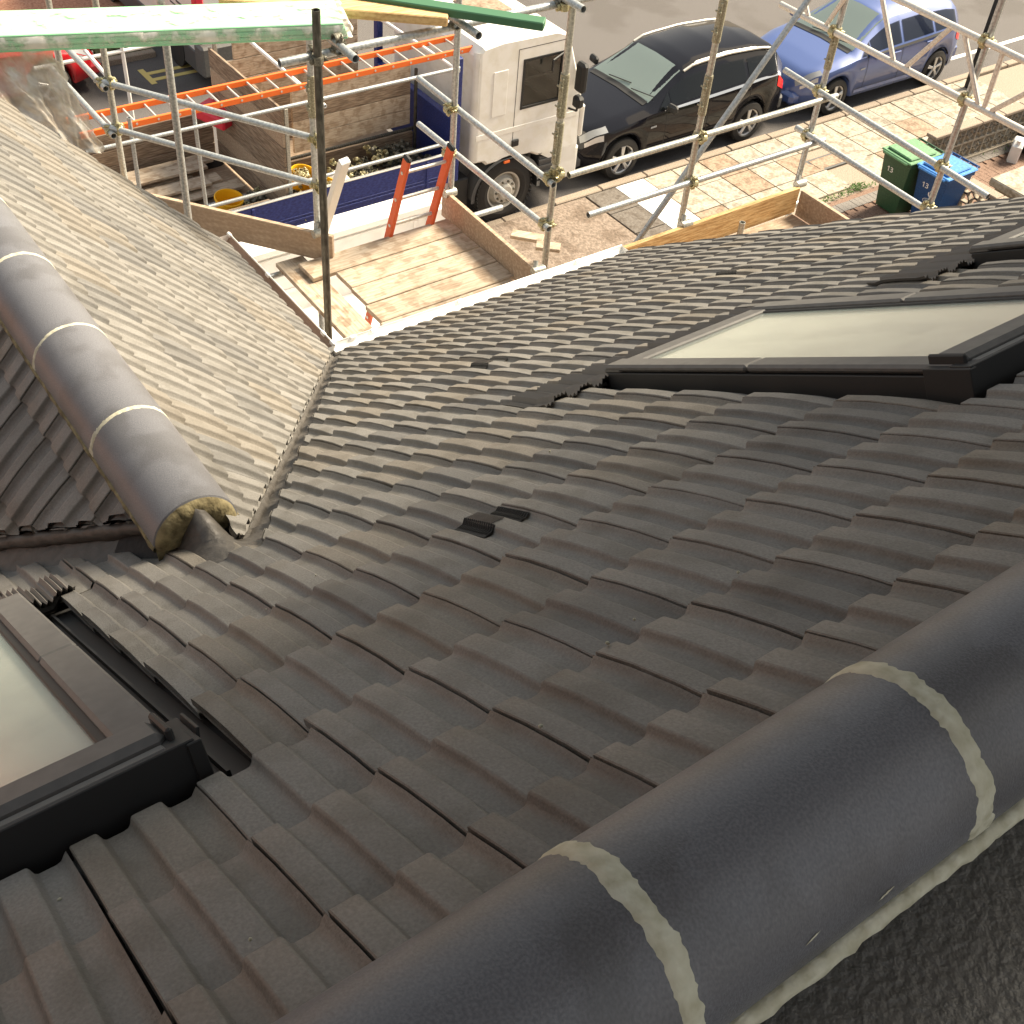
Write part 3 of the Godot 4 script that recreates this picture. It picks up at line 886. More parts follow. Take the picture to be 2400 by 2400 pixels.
# two dark louvred slots over a tile, for the vent tiles
func vent_tile(k: int, s: float) -> void:
	var v := node("vent_tile", house, main_slope.transform * Transform3D(Basis(), Vector3(k * TW, 0.0, s)))
	var b := st(); var f := st(); var g := st()
	for r in [0.0, 0.1]:
		for q in [[0.062, 0.086], [0.086, 0.0985]]:
			var xa: float = q[0] + r - (0.006 if r > 0 else 0.0); var xb: float = q[1] + r - (0.006 if r > 0 else 0.0)
			var z1 := 0.14
			quad(b, Vector3(xa, tile_y(xa, 0) + 0.002, -0.002), Vector3(xa, tile_y(xa, z1) + 0.002, z1), Vector3(xb, tile_y(xb, z1) + 0.002, z1), Vector3(xb, tile_y(xb, 0) + 0.002, -0.002))
		for i in 15:
			var z := 0.004 + i * 0.0095
			for q in [[0.072, 0.086], [0.086, 0.096]]:
				var xa: float = q[0] + r - (0.006 if r > 0 else 0.0); var xb: float = q[1] + r - (0.006 if r > 0 else 0.0)
				var pa := Vector3(xa, tile_y(xa, z) + 0.004, z); var pb := Vector3(xb, tile_y(xb, z) + 0.004, z)
				rod(f, [pa, pb], 0.0017, 5)
	for i in 9:
		rod(g, [Vector3(0.101 + i * 0.0042, tile_y(0.12, 0.0) + 0.002, 0.0), Vector3(0.101 + i * 0.0042, tile_y(0.12, 0.12) + 0.002, 0.12)], 0.0013, 4)
	obj("vent_opening", fin(b), M.felt, v)
	obj("louvre", fin(f), M.clad_dark, v)
	obj("grid", fin(g), M.lead, v)

func roof_window(w: Array, i: int) -> void:
	var x0: float = w[0]; var x1: float = w[1]; var s0: float = w[2]; var s1: float = w[3]
	var o := node("roof_window", house, main_slope.transform)
	# flashing kerb round the frame
	var k := st()
	bc(k, Vector3(x0 - 0.012, -0.06, s0), Vector3(x0 + 0.02, 0.022, s1 - 0.02), 0.002)
	bc(k, Vector3(x1 - 0.02, -0.06, s0), Vector3(x1 + 0.012, 0.022, s1 - 0.02), 0.002)
	bc(k, Vector3(x0, -0.06, s0 - 0.012), Vector3(x1, 0.015, s0 + 0.02), 0.002)
	obj("flashing", fin(k), M.clad_dark, o)
	# the upstand and gutter behind the top edge
	var t := st()
	bc(t, Vector3(x0 - 0.02, -0.06, s1 - 0.03), Vector3(x1 + 0.02, 0.05, s1 + 0.03), 0.002)
	bc(t, Vector3(x1 + 0.012, -0.06, s0 + 0.0), Vector3(x1 + 0.1, -0.052, s1 + 0.05))
	bc(t, Vector3(x1 + 0.03, -0.052, s0), Vector3(x1 + 0.036, -0.038, s1))
	bc(t, Vector3(x1 + 0.055, -0.052, s0), Vector3(x1 + 0.061, -0.038, s1))
	bc(t, Vector3(x0 - 0.03, -0.05, s1 + 0.03), Vector3(x1 + 0.03, -0.044, s1 + 0.2))
	obj("upstand", fin(t), M.clad_dark, o)
	# corner piece of the top flashing
	for e in [x0 - 0.03, x1 + 0.005]:
		var cp := st()
		bc(cp, Vector3(e, -0.05, s1 - 0.1), Vector3(e + 0.025, 0.046, s1 + 0.035), 0.002)
		obj("corner_piece", fin(cp), M.clad_dark, o)
	var c := st()
	bx(c, Transform3D(Basis(Vector3.FORWARD, 0.25), Vector3(x1 + 0.03, 0.03, s1 - 0.04)), Vector3(0.006, 0.05, 0.09), 0.001)
	obj("flashing_lip", fin(c), M.clad_dark, o)
	# outer cladding: two pieces a side, sloping a little outwards
	var fw := 0.082
	for e in 2:
		var q := st()
		var xa := x0 - 0.008 if e == 0 else x1 - fw + 0.008
		var sm := s0 + 0.66
		for pc in [[s0 - 0.012, sm - 0.001], [sm + 0.001, s1]]:
			bc(q, Vector3(xa, 0.025, pc[0]), Vector3(xa + fw, 0.048, pc[1]), 0.008)
		obj("side_cladding", fin(q), M.clad, o)
		var inn := st()
		var xi := xa + fw - 0.004 if e == 0 else xa - 0.018
		bc(inn, Vector3(xi, 0.018, s0 + 0.05), Vector3(xi + 0.022, 0.036, s1 - 0.05), 0.003)
		obj("glazing_bead", fin(inn), M.clad_dark, o)
	var bt := st()
	bc(bt, Vector3(x0 - 0.008, 0.02, s0 - 0.018), Vector3(x1 + 0.008, 0.04, s0 + 0.07), 0.006)
	obj("bottom_cladding", fin(bt), M.clad, o)
	var tp := st()
	bc(tp, Vector3(x0 + 0.012, 0.038, s1 - 0.1), Vector3(x1 - 0.012, 0.068, s1 - 0.005), 0.012)
	bc(tp, Vector3(x0 + 0.02, 0.04, s1 - 0.005), Vector3(x1 - 0.02, 0.052, s1 + 0.025), 0.005)
	obj("top_hood", fin(tp), M.clad, o)
	var ec := st()
	bc(ec, Vector3(x0 + 0.0, 0.036, s1 - 0.105), Vector3(x0 + 0.012, 0.071, s1 + 0.0), 0.004)
	var ed := st()
	bc(ed, Vector3(x1 - 0.012, 0.036, s1 - 0.105), Vector3(x1 - 0.0, 0.071, s1 + 0.0), 0.004)
	obj("hood_end", fin(ec), M.clad_dark, o)
	obj("hood_end", fin(ed), M.clad_dark, o)
	obj("pane", bcm(Vector3(x0 + 0.06, 0.028, s0 + 0.06), Vector3(x1 - 0.06, 0.031, s1 - 0.08)), M.glass, o)
	obj("blind", bcm(Vector3(x0 + 0.06, 0.01, s0 + 0.06), Vector3(x1 - 0.06, 0.018, s1 - 0.08)), M.blind, o)
	# pleated apron dressed over the tiles below
	var a := st()
	var step := 0.0075
	var xs := x0 - 0.28
	var n := int((x1 - x0 + 0.42) / step)
	var rows := []
	for j in 8:
		var v := j / 7.0
		var s := s0 + 0.01 - 0.26 * v
		var row := []
		for q in n + 1:
			var x := xs + q * step
			var tx := fposmod(x, TW)
			# height of the tiles under it: the course whose tail is next below
			var tail := -9.0
			for rr in ROWS:
				if rr <= s: tail = rr; break
			var y := tile_y(minf(tx, 0.195), s - tail) + 0.0075
			y = lerpf(maxf(y, -0.014), y, smoothstep(0.0, 0.35, v)) + (0.0055 if q % 2 == 0 else -0.0055)
			if j == 0: y += 0.008
			row.append(Vector3(x, y, s))
		rows.append(row)
	for j in 7:
		for q in n: quad(a, rows[j][q], rows[j + 1][q], rows[j + 1][q + 1], rows[j][q + 1])
	obj("pleated_apron", fin(a), M.apron, o)

# ---------------------------------------------------------------- the street
func sheet(called: String, x0: float, z0: float, x1: float, z1: float, y: float, m: Material) -> MeshInstance3D:
	var s := st()
	quad(s, Vector3(x0, y, z0), Vector3(x0, y, z1), Vector3(x1, y, z1), Vector3(x1, y, z0))
	return obj(called, fin(s), m)

func build_ground() -> void:
	struct(sheet("ground", -400, -400, 400, 400, -0.06, M.earth), "bare ground that reaches the horizon")
	struct(sheet("road", -120, -19.85, 120, -12.5, 0.0, M.asphalt), "grey asphalt street with parked cars")
	struct(sheet("side_road", 7.0, -60, 15.5, -19.85, 0.0, M.asphalt), "grey asphalt side road where the white van stands")
	# pavement with its slabs
	var pv := obj("pavement", bcm(Vector3(-60, -0.05, -12.36), Vector3(90, 0.062, -10.42)), M.kerb)
	struct(pv, "pavement of cream, pink, dark and white concrete slabs")
	var meshes := []
	for i in 3: meshes.append(boxm(Vector3(0.566 + 0.004 * (i % 2), 0.05, 0.588), 0.006))
	for i in range(0, 16):
		for r in 3:
			var x := 11.345 + i * 0.58
			var z := -12.055 - 0.02 + r * 0.6
			if r == 2: z = -10.87
			var key := "slab"
			var q := rng.randf()
			if i == 0: key = "slab_dark"
			elif i == 1: key = "slab_white"
			elif q < 0.2: key = "slab_pink"
			elif q < 0.45: key = "slab_pale"
			if i > 0 and (i == 7 and r > 0): continue
			var t := Transform3D(Basis(Vector3.BACK, rng.randf_range(-0.004, 0.004)) * Basis(Vector3.RIGHT, rng.randf_range(-0.004, 0.004)), Vector3(x, 0.075 + rng.randf_range(-0.003, 0.003), z + 0.0))
			obj("slab", meshes[(i + r) % 3], M[key], pv, t)
	# tarmac crossing on the left, a manhole with its frame
	obj("crossing", bcm(Vector3(4, 0.03, -12.37), Vector3(11.04, 0.097, -10.4), 0.01), M.tarmac, pv)
	obj("manhole_frame", bcm(Vector3(14.98, 0.06, -11.54), Vector3(15.74, 0.099, -11.18), 0.004), M.grey_plastic, pv)
	obj("manhole_cover", bcm(Vector3(15.03, 0.07, -11.5), Vector3(15.69, 0.105, -11.22), 0.004), M.slab_pink, pv)
	obj("slab", bcm(Vector3(14.98 + 0.8, 0.06, -11.78), Vector3(16.1, 0.1, -10.5), 0.006), M.slab, pv)
	# kerb stones
	var kb := obj("kerb", bcm(Vector3(-60, -0.05, -12.52), Vector3(90, 0.06, -12.38)), M.kerb)
	struct(kb, "row of worn concrete kerb stones")
	var km := boxm(Vector3(0.9, 0.16, 0.145), 0.014)
	for i in 16:
		obj("kerb_stone", km, M.kerb, kb, at(Vector3(8.2 + i * 0.912, 0.045 - 0.0 + rng.randf_range(-0.004, 0.004) - (0.05 if i < 3 else 0.0), -12.45 + rng.randf_range(-0.006, 0.006))))
	# weeds along the back of the pavement
	var ws := st()
	for i in 260:
		var c := Vector3(rng.randf_range(14.3, 15.5), 0.1, -10.47 + rng.randf_range(-0.05, 0.05))
		if i > 160: c = Vector3(15.15 + rng.randfn(0, 0.1), 0.1, -10.52 + rng.randfn(0, 0.05))
		elif i > 120: c = Vector3(rng.randf_range(17, 20), 0.1, -10.25 + rng.randfn(0, 0.08))
		var a := rng.randf() * TAU; var l := rng.randf_range(0.03, 0.08)
		var d := Vector3(cos(a), rng.randf_range(0.2, 1.0), sin(a)).normalized() * l; var sd := Vector3(-sin(a), 0, cos(a)) * 0.012
		tri(ws, c - sd, c + sd, c + d)
	tag(stuff(obj("weeds", fin(ws), M.weed)), "green weeds growing along the back edge of the pavement", "weeds")
	# front gardens: block paving behind the pavement
	var gd := sheet("driveway", 13.6, -10.42, 40, -5.2, 0.07, M.brick_paver)
	struct(gd, "brown block paving of the front garden by the bins")
	var bs := st(); var bg := st()
	for i in 60:
		for j in 26:
			var x := 14.2 + i * 0.106; var z := -10.3 + j * 0.206 + (0.1 if i % 2 and j > 0 else 0.0)
			bc(bg if j == 0 else bs, Vector3(x, 0.03, z), Vector3(x + 0.1, 0.086 + rng.randf_range(0, 0.004), z + 0.2))
	stuff(obj("paving_blocks", fin(bs), M.brick_paver, gd))
	stuff(obj("edging_blocks", fin(bg), M.paver_grey, gd))
	struct(sheet("garden_path", -20, -10.42, 13.6, -4.9, 0.06, M.tarmac), "brown tarmac of the forecourt in front of the house")
	# far side of the street
	var fk := obj("far_kerb", bcm(Vector3(-60, -0.05, -20.0), Vector3(7.4, 0.1, -19.85), 0.015), M.kerb)
	struct(fk, "kerb on the far side of the street")
	struct(sheet("verge", -60, -20.9, 7.4, -20.0, 0.08, M.grass), "rough grass verge on the far side of the street")
	struct(sheet("far_forecourt", -60, -60, 7.9, -20.9, 0.05, M.terracotta), "terracotta paved forecourt across the street")
	var tg := st()
	for i in 900:
		var c := Vector3(rng.randf_range(3.5, 7.4), 0.08, rng.randf_range(-20.9, -20.02))
		var a := rng.randf() * TAU; var l := rng.randf_range(0.05, 0.16)
		var sd := Vector3(-sin(a), 0, cos(a)) * 0.02
		tri(tg, c - sd, c + sd, c + Vector3(cos(a) * 0.6, 1, sin(a) * 0.6).normalized() * l)
	tag(stuff(obj("grass", fin(tg), M.grass)), "dry grass on the verge across the street", "grass")
	# road markings
	struct(obj("bay_line", bcm(Vector3(20.5, 0.0, -13.3), Vector3(24.5, 0.006, -13.2)), M.paint_white), "white parking bay line behind the blue car")
	var yl := st()
	bc(yl, Vector3(7.0, 0.0, -19.1), Vector3(8.3, 0.006, -19.0)); bc(yl, Vector3(7.0, 0.0, -19.35), Vector3(8.3, 0.006, -19.25)); bc(yl, Vector3(6.9, 0.0, -19.5), Vector3(7.0, 0.006, -18.9))
	struct(obj("yellow_lines", fin(yl), M.paint_yellow), "double yellow lines at the far corner")
	# black post on the pavement
	tag(obj("sign_post", bcm(Vector3(19.83, 0.1, -12.16), Vector3(19.95, 3.6, -12.04), 0.01), M.black), "black square post standing on the pavement near the blue car", "post")

func bin(at_: Vector3, turn: float, col: String, label: String, num: String, emblem: bool) -> void:
	var t := thing("wheelie_bin", label, "wheelie bin", at_, turn, "wheelie bins by the garden wall")
	# tapered body; front faces +z, lid hinge at -z
	var s := st()
	var b := [Vector2(0.2, 0.22), Vector2(0.27, 0.3)]
	var ys := [0.06, 0.95]
	var c0 := []; var c1 := []
	for p in [[-1, -1], [1, -1], [1, 1], [-1, 1]]:
		c0.append(Vector3(b[0].x * p[0], ys[0], b[0].y * p[1])); c1.append(Vector3(b[1].x * p[0], ys[1], b[1].y * p[1]))
	for i in 4:
		var j := (i + 1) % 4
		quad(s, c0[i], c0[j], c1[j], c1[i])
	quad(s, c0[0], c0[1], c0[2], c0[3])
	bc(s, Vector3(-0.29, 0.9, -0.32), Vector3(0.29, 0.965, 0.325), 0.012)
	for i in 3: bc(s, Vector3(-0.2 + 0.17 * i, 0.4, -0.29), Vector3(-0.14 + 0.17 * i, 0.9, -0.27), 0.005)
	obj("body", fin(s), M["bin_" + col], t)
	var l := st()
	bc(l, Vector3(-0.3, 0.967, -0.36), Vector3(0.3, 1.0, 0.36), 0.012)
	bc(l, Vector3(-0.24, 1.0, -0.27), Vector3(0.24, 1.035, 0.3), 0.025)
	bc(l, Vector3(-0.25, 0.95, 0.34), Vector3(0.25, 0.985, 0.385), 0.01)
	obj("lid", fin(l), M["lid_" + col], t)
	var h := st(true)
	for x in [-0.24, -0.08, 0.08, 0.24]: rod(h, [Vector3(x, 0.96, -0.33), Vector3(x, 0.99, -0.43)], 0.016)
	rod(h, [Vector3(-0.26, 0.99, -0.43), Vector3(0.26, 0.99, -0.43)], 0.018)
	obj("handle", fin(h), M["bin_" + col], t)
	for x in [-0.25, 0.25]:
		var w := st(true)
		lathe(w, Vector3(x - 0.03, 0.1, -0.27), Vector3.RIGHT, [Vector2(0.0, 0), Vector2(0.1, 0.0), Vector2(0.1, 0.06), Vector2(0.0, 0.06)], 16)
		obj("wheel", fin(w), M.rubber, t)
	# painted number and emblem on the front face
	var tilt := atan((0.3 - 0.22) / 0.89)
	var fr := Transform3D(Basis(Vector3.RIGHT, tilt), Vector3(0, 0, 0))
	var tm := TextMesh.new()
	tm.text = num; tm.font_size = 14; tm.pixel_size = 0.008; tm.depth = 0.002
	var fy := 0.72
	obj("number", tm, M.paint_white, t, Transform3D(fr.basis, Vector3(-0.09, fy, 0.22 + (fy - 0.06) * 0.08 / 0.89 + 0.003)))
	if emblem:
		var e := st()
		for k in 3:
			var a := TAU * k / 3.0 + 0.5
			for q in 4:
				var a0 := a + q * 0.4; var a1 := a0 + 0.4
				quad(e, Vector3(cos(a0) * 0.035, sin(a0) * 0.035, 0), Vector3(cos(a0) * 0.055, sin(a0) * 0.055, 0), Vector3(cos(a1) * 0.055, sin(a1) * 0.055, 0), Vector3(cos(a1) * 0.035, sin(a1) * 0.035, 0))
		for q in 24:
			var a0 := TAU * q / 24.0; var a1 := TAU * (q + 1) / 24.0
			quad(e, Vector3(cos(a0) * 0.11, sin(a0) * 0.045 - 0.13, 0), Vector3(cos(a0) * 0.12, sin(a0) * 0.052 - 0.13, 0), Vector3(cos(a1) * 0.12, sin(a1) * 0.052 - 0.13, 0), Vector3(cos(a1) * 0.11, sin(a1) * 0.045 - 0.13, 0))
		for q in 7: bc(e, Vector3(-0.075 + q * 0.022, -0.145, -0.001), Vector3(-0.06 + q * 0.022, -0.115, 0.001))
		fy = 0.62
		obj("emblem", fin(e), M.paint_white, t, Transform3D(fr.basis, Vector3(0.05, fy, 0.22 + (fy - 0.06) * 0.08 / 0.89 + 0.003)))

func screen_wall(label: String, p: Vector3, d: Vector3, n: int, rows: int) -> void:
	var t := thing("garden_wall", label, "wall", p)
	var f := d.cross(Vector3.UP)
	var bs := Basis(d, Vector3.UP, f * -1.0)
	# one pierced block: frame, and four arcs that meet as petals
	var w := 0.3; var hh := 0.29
	var s := st()
	bc(s, Vector3(0, 0, -0.045), Vector3(w, 0.014, 0.045)); bc(s, Vector3(0, hh - 0.014, -0.045), Vector3(w, hh, 0.045))
	bc(s, Vector3(0, 0.014, -0.045), Vector3(0.014, hh - 0.014, 0.045)); bc(s, Vector3(w - 0.014, 0.014, -0.045), Vector3(w, hh - 0.014, 0.045))
	for c in [Vector2(0, 0), Vector2(w, 0), Vector2(w, hh), Vector2(0, hh)]:
		var m := Vector2(w * 0.5, hh * 0.5)
		var dir: Vector2 = m - c
		var a0 := dir.angle() - PI * 0.25
		for q in 6:
			var a := a0 + PI * 0.5 * q / 6.0; var b := a0 + PI * 0.5 * (q + 1) / 6.0
			var r := w * 0.52
			var pa: Vector2 = c + Vector2(cos(a), sin(a)) * r; var pb: Vector2 = c + Vector2(cos(b), sin(b)) * r
			var mid := (pa + pb) * 0.5; var ang := (pb - pa).angle()
			bx(s, Transform3D(Basis(Vector3.BACK, ang), Vector3(mid.x, mid.y, 0)), Vector3(pa.distance_to(pb) + 0.006, 0.024, 0.08))
	var bm := fin(s)
	for i in n:
		for r in rows:
			obj("screen_block", bm, M.screen, t, Transform3D(bs, d * (i * w) + Vector3(0, 0.06 + r * hh, 0)))
	for i in int(n / 2.0 + 0.5):
		var cs := st()
		bx(cs, Transform3D(bs, d * (i * 0.6 + 0.3) + Vector3(0, 0.06 + rows * hh + 0.03, 0)), Vector3(0.594, 0.06, 0.2), 0.012)
		obj("coping_stone", fin(cs), M.kerb, t)
	var bb := st()
	bx(bb, Transform3D(bs, d * (n * w * 0.5) + Vector3(0, 0.02, 0)), Vector3(n * w, 0.08, 0.16))
	obj("footing", fin(bb), M.screen, t)

func build_street_things() -> void:
	bin(Vector3(15.2, 0.06, -9.78), -1.62, "green", "green wheelie bin with pale green lid beside the garden wall", "13", false)
	bin(Vector3(15.32, 0.06, -9.2), -1.55, "blue", "blue wheelie bin with white recycling emblem next to the green bin", "13", true)
	screen_wall("pierced concrete block wall along the back of the pavement", Vector3(16.45, 0.06, -10.35), Vector3(1, 0, 0), 18, 2)
	screen_wall("short pierced block wall running back behind the blue bin", Vector3(15.85, 0.06, -7.3), Vector3(0, 0, -1), 7, 2)
	var pier := st()
	bc(pier, Vector3(16.3, 0.05, -8.9), Vector3(18.2, 0.62, -7.6), 0.02)
	bc(pier, Vector3(16.22, 0.62, -8.98), Vector3(18.3, 0.75, -7.5), 0.02)
	tag(obj("bin_store", fin(pier), M.slab), "low cream flat-topped store behind the block wall", "store")
	var j := st()
	prism(j, PackedVector2Array([Vector2(-0.17, 0), Vector2(0.17, 0), Vector2(0.17, 0.26), Vector2(0.1, 0.36), Vector2(-0.06, 0.36), Vector2(-0.17, 0.28)]), -0.09, 0.09, 0.02)
	cyl(j, Vector3(-0.1, 0.32, 0), Vector3(-0.14, 0.4, 0), 0.035, 0.032, 12)
	var jc := obj("jerrycan", fin(j), M.white, null, Transform3D(Basis(Vector3.UP, 0.5), Vector3(18.35, 0.09, -9.9)))
	tag(jc, "white plastic jerrycan lying on the block paving by the wall", "jerrycan")
	var bagm := SphereMesh.new(); bagm.radius = 0.3; bagm.height = 0.45; bagm.radial_segments = 20; bagm.rings = 10
	var bg := st(true)
	var nz := FastNoiseLite.new(); nz.frequency = 3.5
	for a in 20:
		for b in 10:
			var q := []
			for e in [[0, 0], [1, 0], [1, 1], [0, 1]]:
				var th: float = TAU * (a + e[0]) / 20.0; var ph: float = PI * (b + e[1]) / 10.0
				var v := Vector3(sin(ph) * cos(th), cos(ph), sin(ph) * sin(th))
				q.append(Vector3(v.x * 0.34, v.y * 0.26 + 0.22, v.z * 0.3) * (1.0 + 0.18 * nz.get_noise_3dv(v)))
			quad(bg, q[0], q[1], q[2], q[3])
	tag(obj("rubbish_bag", fin(bg), M.black, null, at(Vector3(18.9, 0.08, -9.95))), "black rubbish bag lying behind the white jerrycan", "bag")

# ---------------------------------------------------------------- cars
func wheel(t: Node3D, p: Vector3, r: float, side: float, spokes: int, hubk := "alloy") -> void:
	var w := node("wheel", t, at(p))
	var s := st(true)
	var d := Vector3(0, 0, side)
	lathe(s, Vector3(0, 0, -0.2 * side), d, [Vector2(r * 0.6, 0.0), Vector2(r * 0.95, 0.01), Vector2(r, 0.04), Vector2(r, 0.17), Vector2(r * 0.96, 0.2), Vector2(r * 0.72, 0.215), Vector2(r * 0.67, 0.2)], 32)
	obj("tyre", fin(s), M.rubber, w)
	var h := st()
	for k in spokes:
		var a := TAU * k / spokes
		var b := Basis(Vector3.BACK, a)
		for o in [-0.16, 0.16]:
			var bb := b * Basis(Vector3.BACK, o * 0.6)
			bx(h, Transform3D(bb, bb * Vector3(0, r * 0.38, 0) + d * -0.012), Vector3(r * 0.1, r * 0.56, 0.03), 0.008)
	cyl(h, d * -0.03, d * 0.012, r * 0.16, r * 0.13, 16)
	lathe(h, d * -0.02, d, [Vector2(r * 0.62, -0.14), Vector2(r * 0.62, 0.0), Vector2(r * 0.69, 0.012), Vector2(r * 0.7, 0.0)], 32)
	obj("rim", fin(h), M[hubk], w)
	var k2 := st(true)
	lathe(k2, d * -0.12, d, [Vector2(0.0, 0), Vector2(r * 0.62, 0.0)], 24)
	obj("brake", fin(k2), M.black, w)

class CarShape:
	var xt: Array; var yt: Array; var xb: Array; var yb: Array; var xw: Array; var yw: Array
	var rw: float; var wb: float; var wr: float; var sill: float
	func lt(xs: Array, ys: Array, x: float) -> float:
		if x <= xs[0]: return ys[0]
		for i in xs.size() - 1:
			if x <= xs[i + 1]:
				var t: float = (x - xs[i]) / (xs[i + 1] - xs[i])
				return lerpf(ys[i], ys[i + 1], t)
		return ys[-1]
	func sm(xs: Array, ys: Array, x: float, e := 0.05) -> float:
		return (lt(xs, ys, x - e) + lt(xs, ys, x) * 2.0 + lt(xs, ys, x + e)) * 0.25
	func ring(x: float) -> Array:
		var w := sm(xw, yw, x); var top := sm(xt, yt, x); var belt := minf(sm(xb, yb, x), top - 0.02)
		var b := sill
		var end := 0.0
		for a in [0.0, wb]:
			var q: float = (wr + 0.05) * (wr + 0.05) - (x - a) * (x - a)
			if q > 0.0: b = maxf(b, wr + sqrt(q))
		var g := clampf((top - belt - 0.05) / 0.36, 0.0, 1.0)
		var r := lerpf(w * 0.84, rw, g)
		var mid := lerpf(maxf(b, sill + 0.1), belt, 0.62)
		return [Vector2(0, b - 0.02), Vector2(w * 0.78, b - 0.02), Vector2(w * 0.985, b + 0.03), Vector2(w, maxf(mid, b + 0.05)), Vector2(w * 0.965, belt), Vector2(r, lerpf(top - 0.012, top - 0.075, g)), Vector2(r * 0.8, top - 0.012 + 0.004 * g), Vector2(0, top + 0.012)]

func patch(c: CarShape, xa: float, xb: float, j: int, ta: float, tb: float, side: float, off: float, m: Material, called: String, t: Node3D, n := 6) -> void:
	# part of the body's side strip between ring points j and j + 1, lifted off the body by off
	var s := st(true)
	for i in n:
		var q := []
		for e in [[0, ta], [1, ta], [1, tb], [0, tb]]:
			var x: float = lerpf(xa, xb, (i + e[0]) / float(n))
			var r := c.ring(x)
			var p: Vector2 = r[j].lerp(r[j + 1], e[1])
			q.append(Vector3(x, p.y + off * 0.5, (p.x + off) * side))
		quad(s, q[0], q[1], q[2], q[3])
	obj(called, fin(s), m, t)

func screen_patch(c: CarShape, xa: float, xb: float, inset: float, m: Material, called: String, t: Node3D, off := 0.006) -> void:
	var s := st(true)
	for i in 8:
		for k in range(-4, 4):
			var q := []
			for e in [[0, 0], [1, 0], [1, 1], [0, 1]]:
				var x: float = lerpf(xa, xb, (i + e[0]) / 8.0)
				var r := c.ring(x)
				var f: float = (k + e[1]) / 4.0 * inset
				var pts := [r[7], r[6], r[5]]
				var af: float = absf(f)
				var z: float = af * r[5].x
				var y: float
				if z < r[6].x: y = lerpf(r[7].y, r[6].y, z / r[6].x)
				else: y = lerpf(r[6].y, r[5].y, (z - r[6].x) / (r[5].x - r[6].x))
				q.append(Vector3(x, y + off, z * signf(f)))
			quad(s, q[0], q[1], q[2], q[3])
	obj(called, fin(s), m, t)

func car_body(c: CarShape, x0: float, x1: float) -> ArrayMesh:
	var s := st(true)
	var n := int((x1 - x0) / 0.05)
	var rows := []
	for i in n + 1:
		var x := lerpf(x0, x1, float(i) / n)
		var r := c.ring(x)
		var row := []
		for k in 8: row.append(Vector3(x, r[k].y, r[k].x))
		for k in range(6, -1, -1): row.append(Vector3(x, r[k].y, -r[k].x))
		rows.append(row)
	for i in n:
		for k in 14:
			s.set_smooth_group(1 if (k > 3 and k < 10) else 2)
			quad(s, rows[i][k], rows[i][k + 1], rows[i + 1][k + 1], rows[i + 1][k])
	for e in [0, n]:
		var cen := Vector3.ZERO
		for p in rows[e]: cen += p
		cen /= rows[e].size()
		for k in 14: tri(s, cen, rows[e][k], rows[e][k + 1])
	return fin(s)

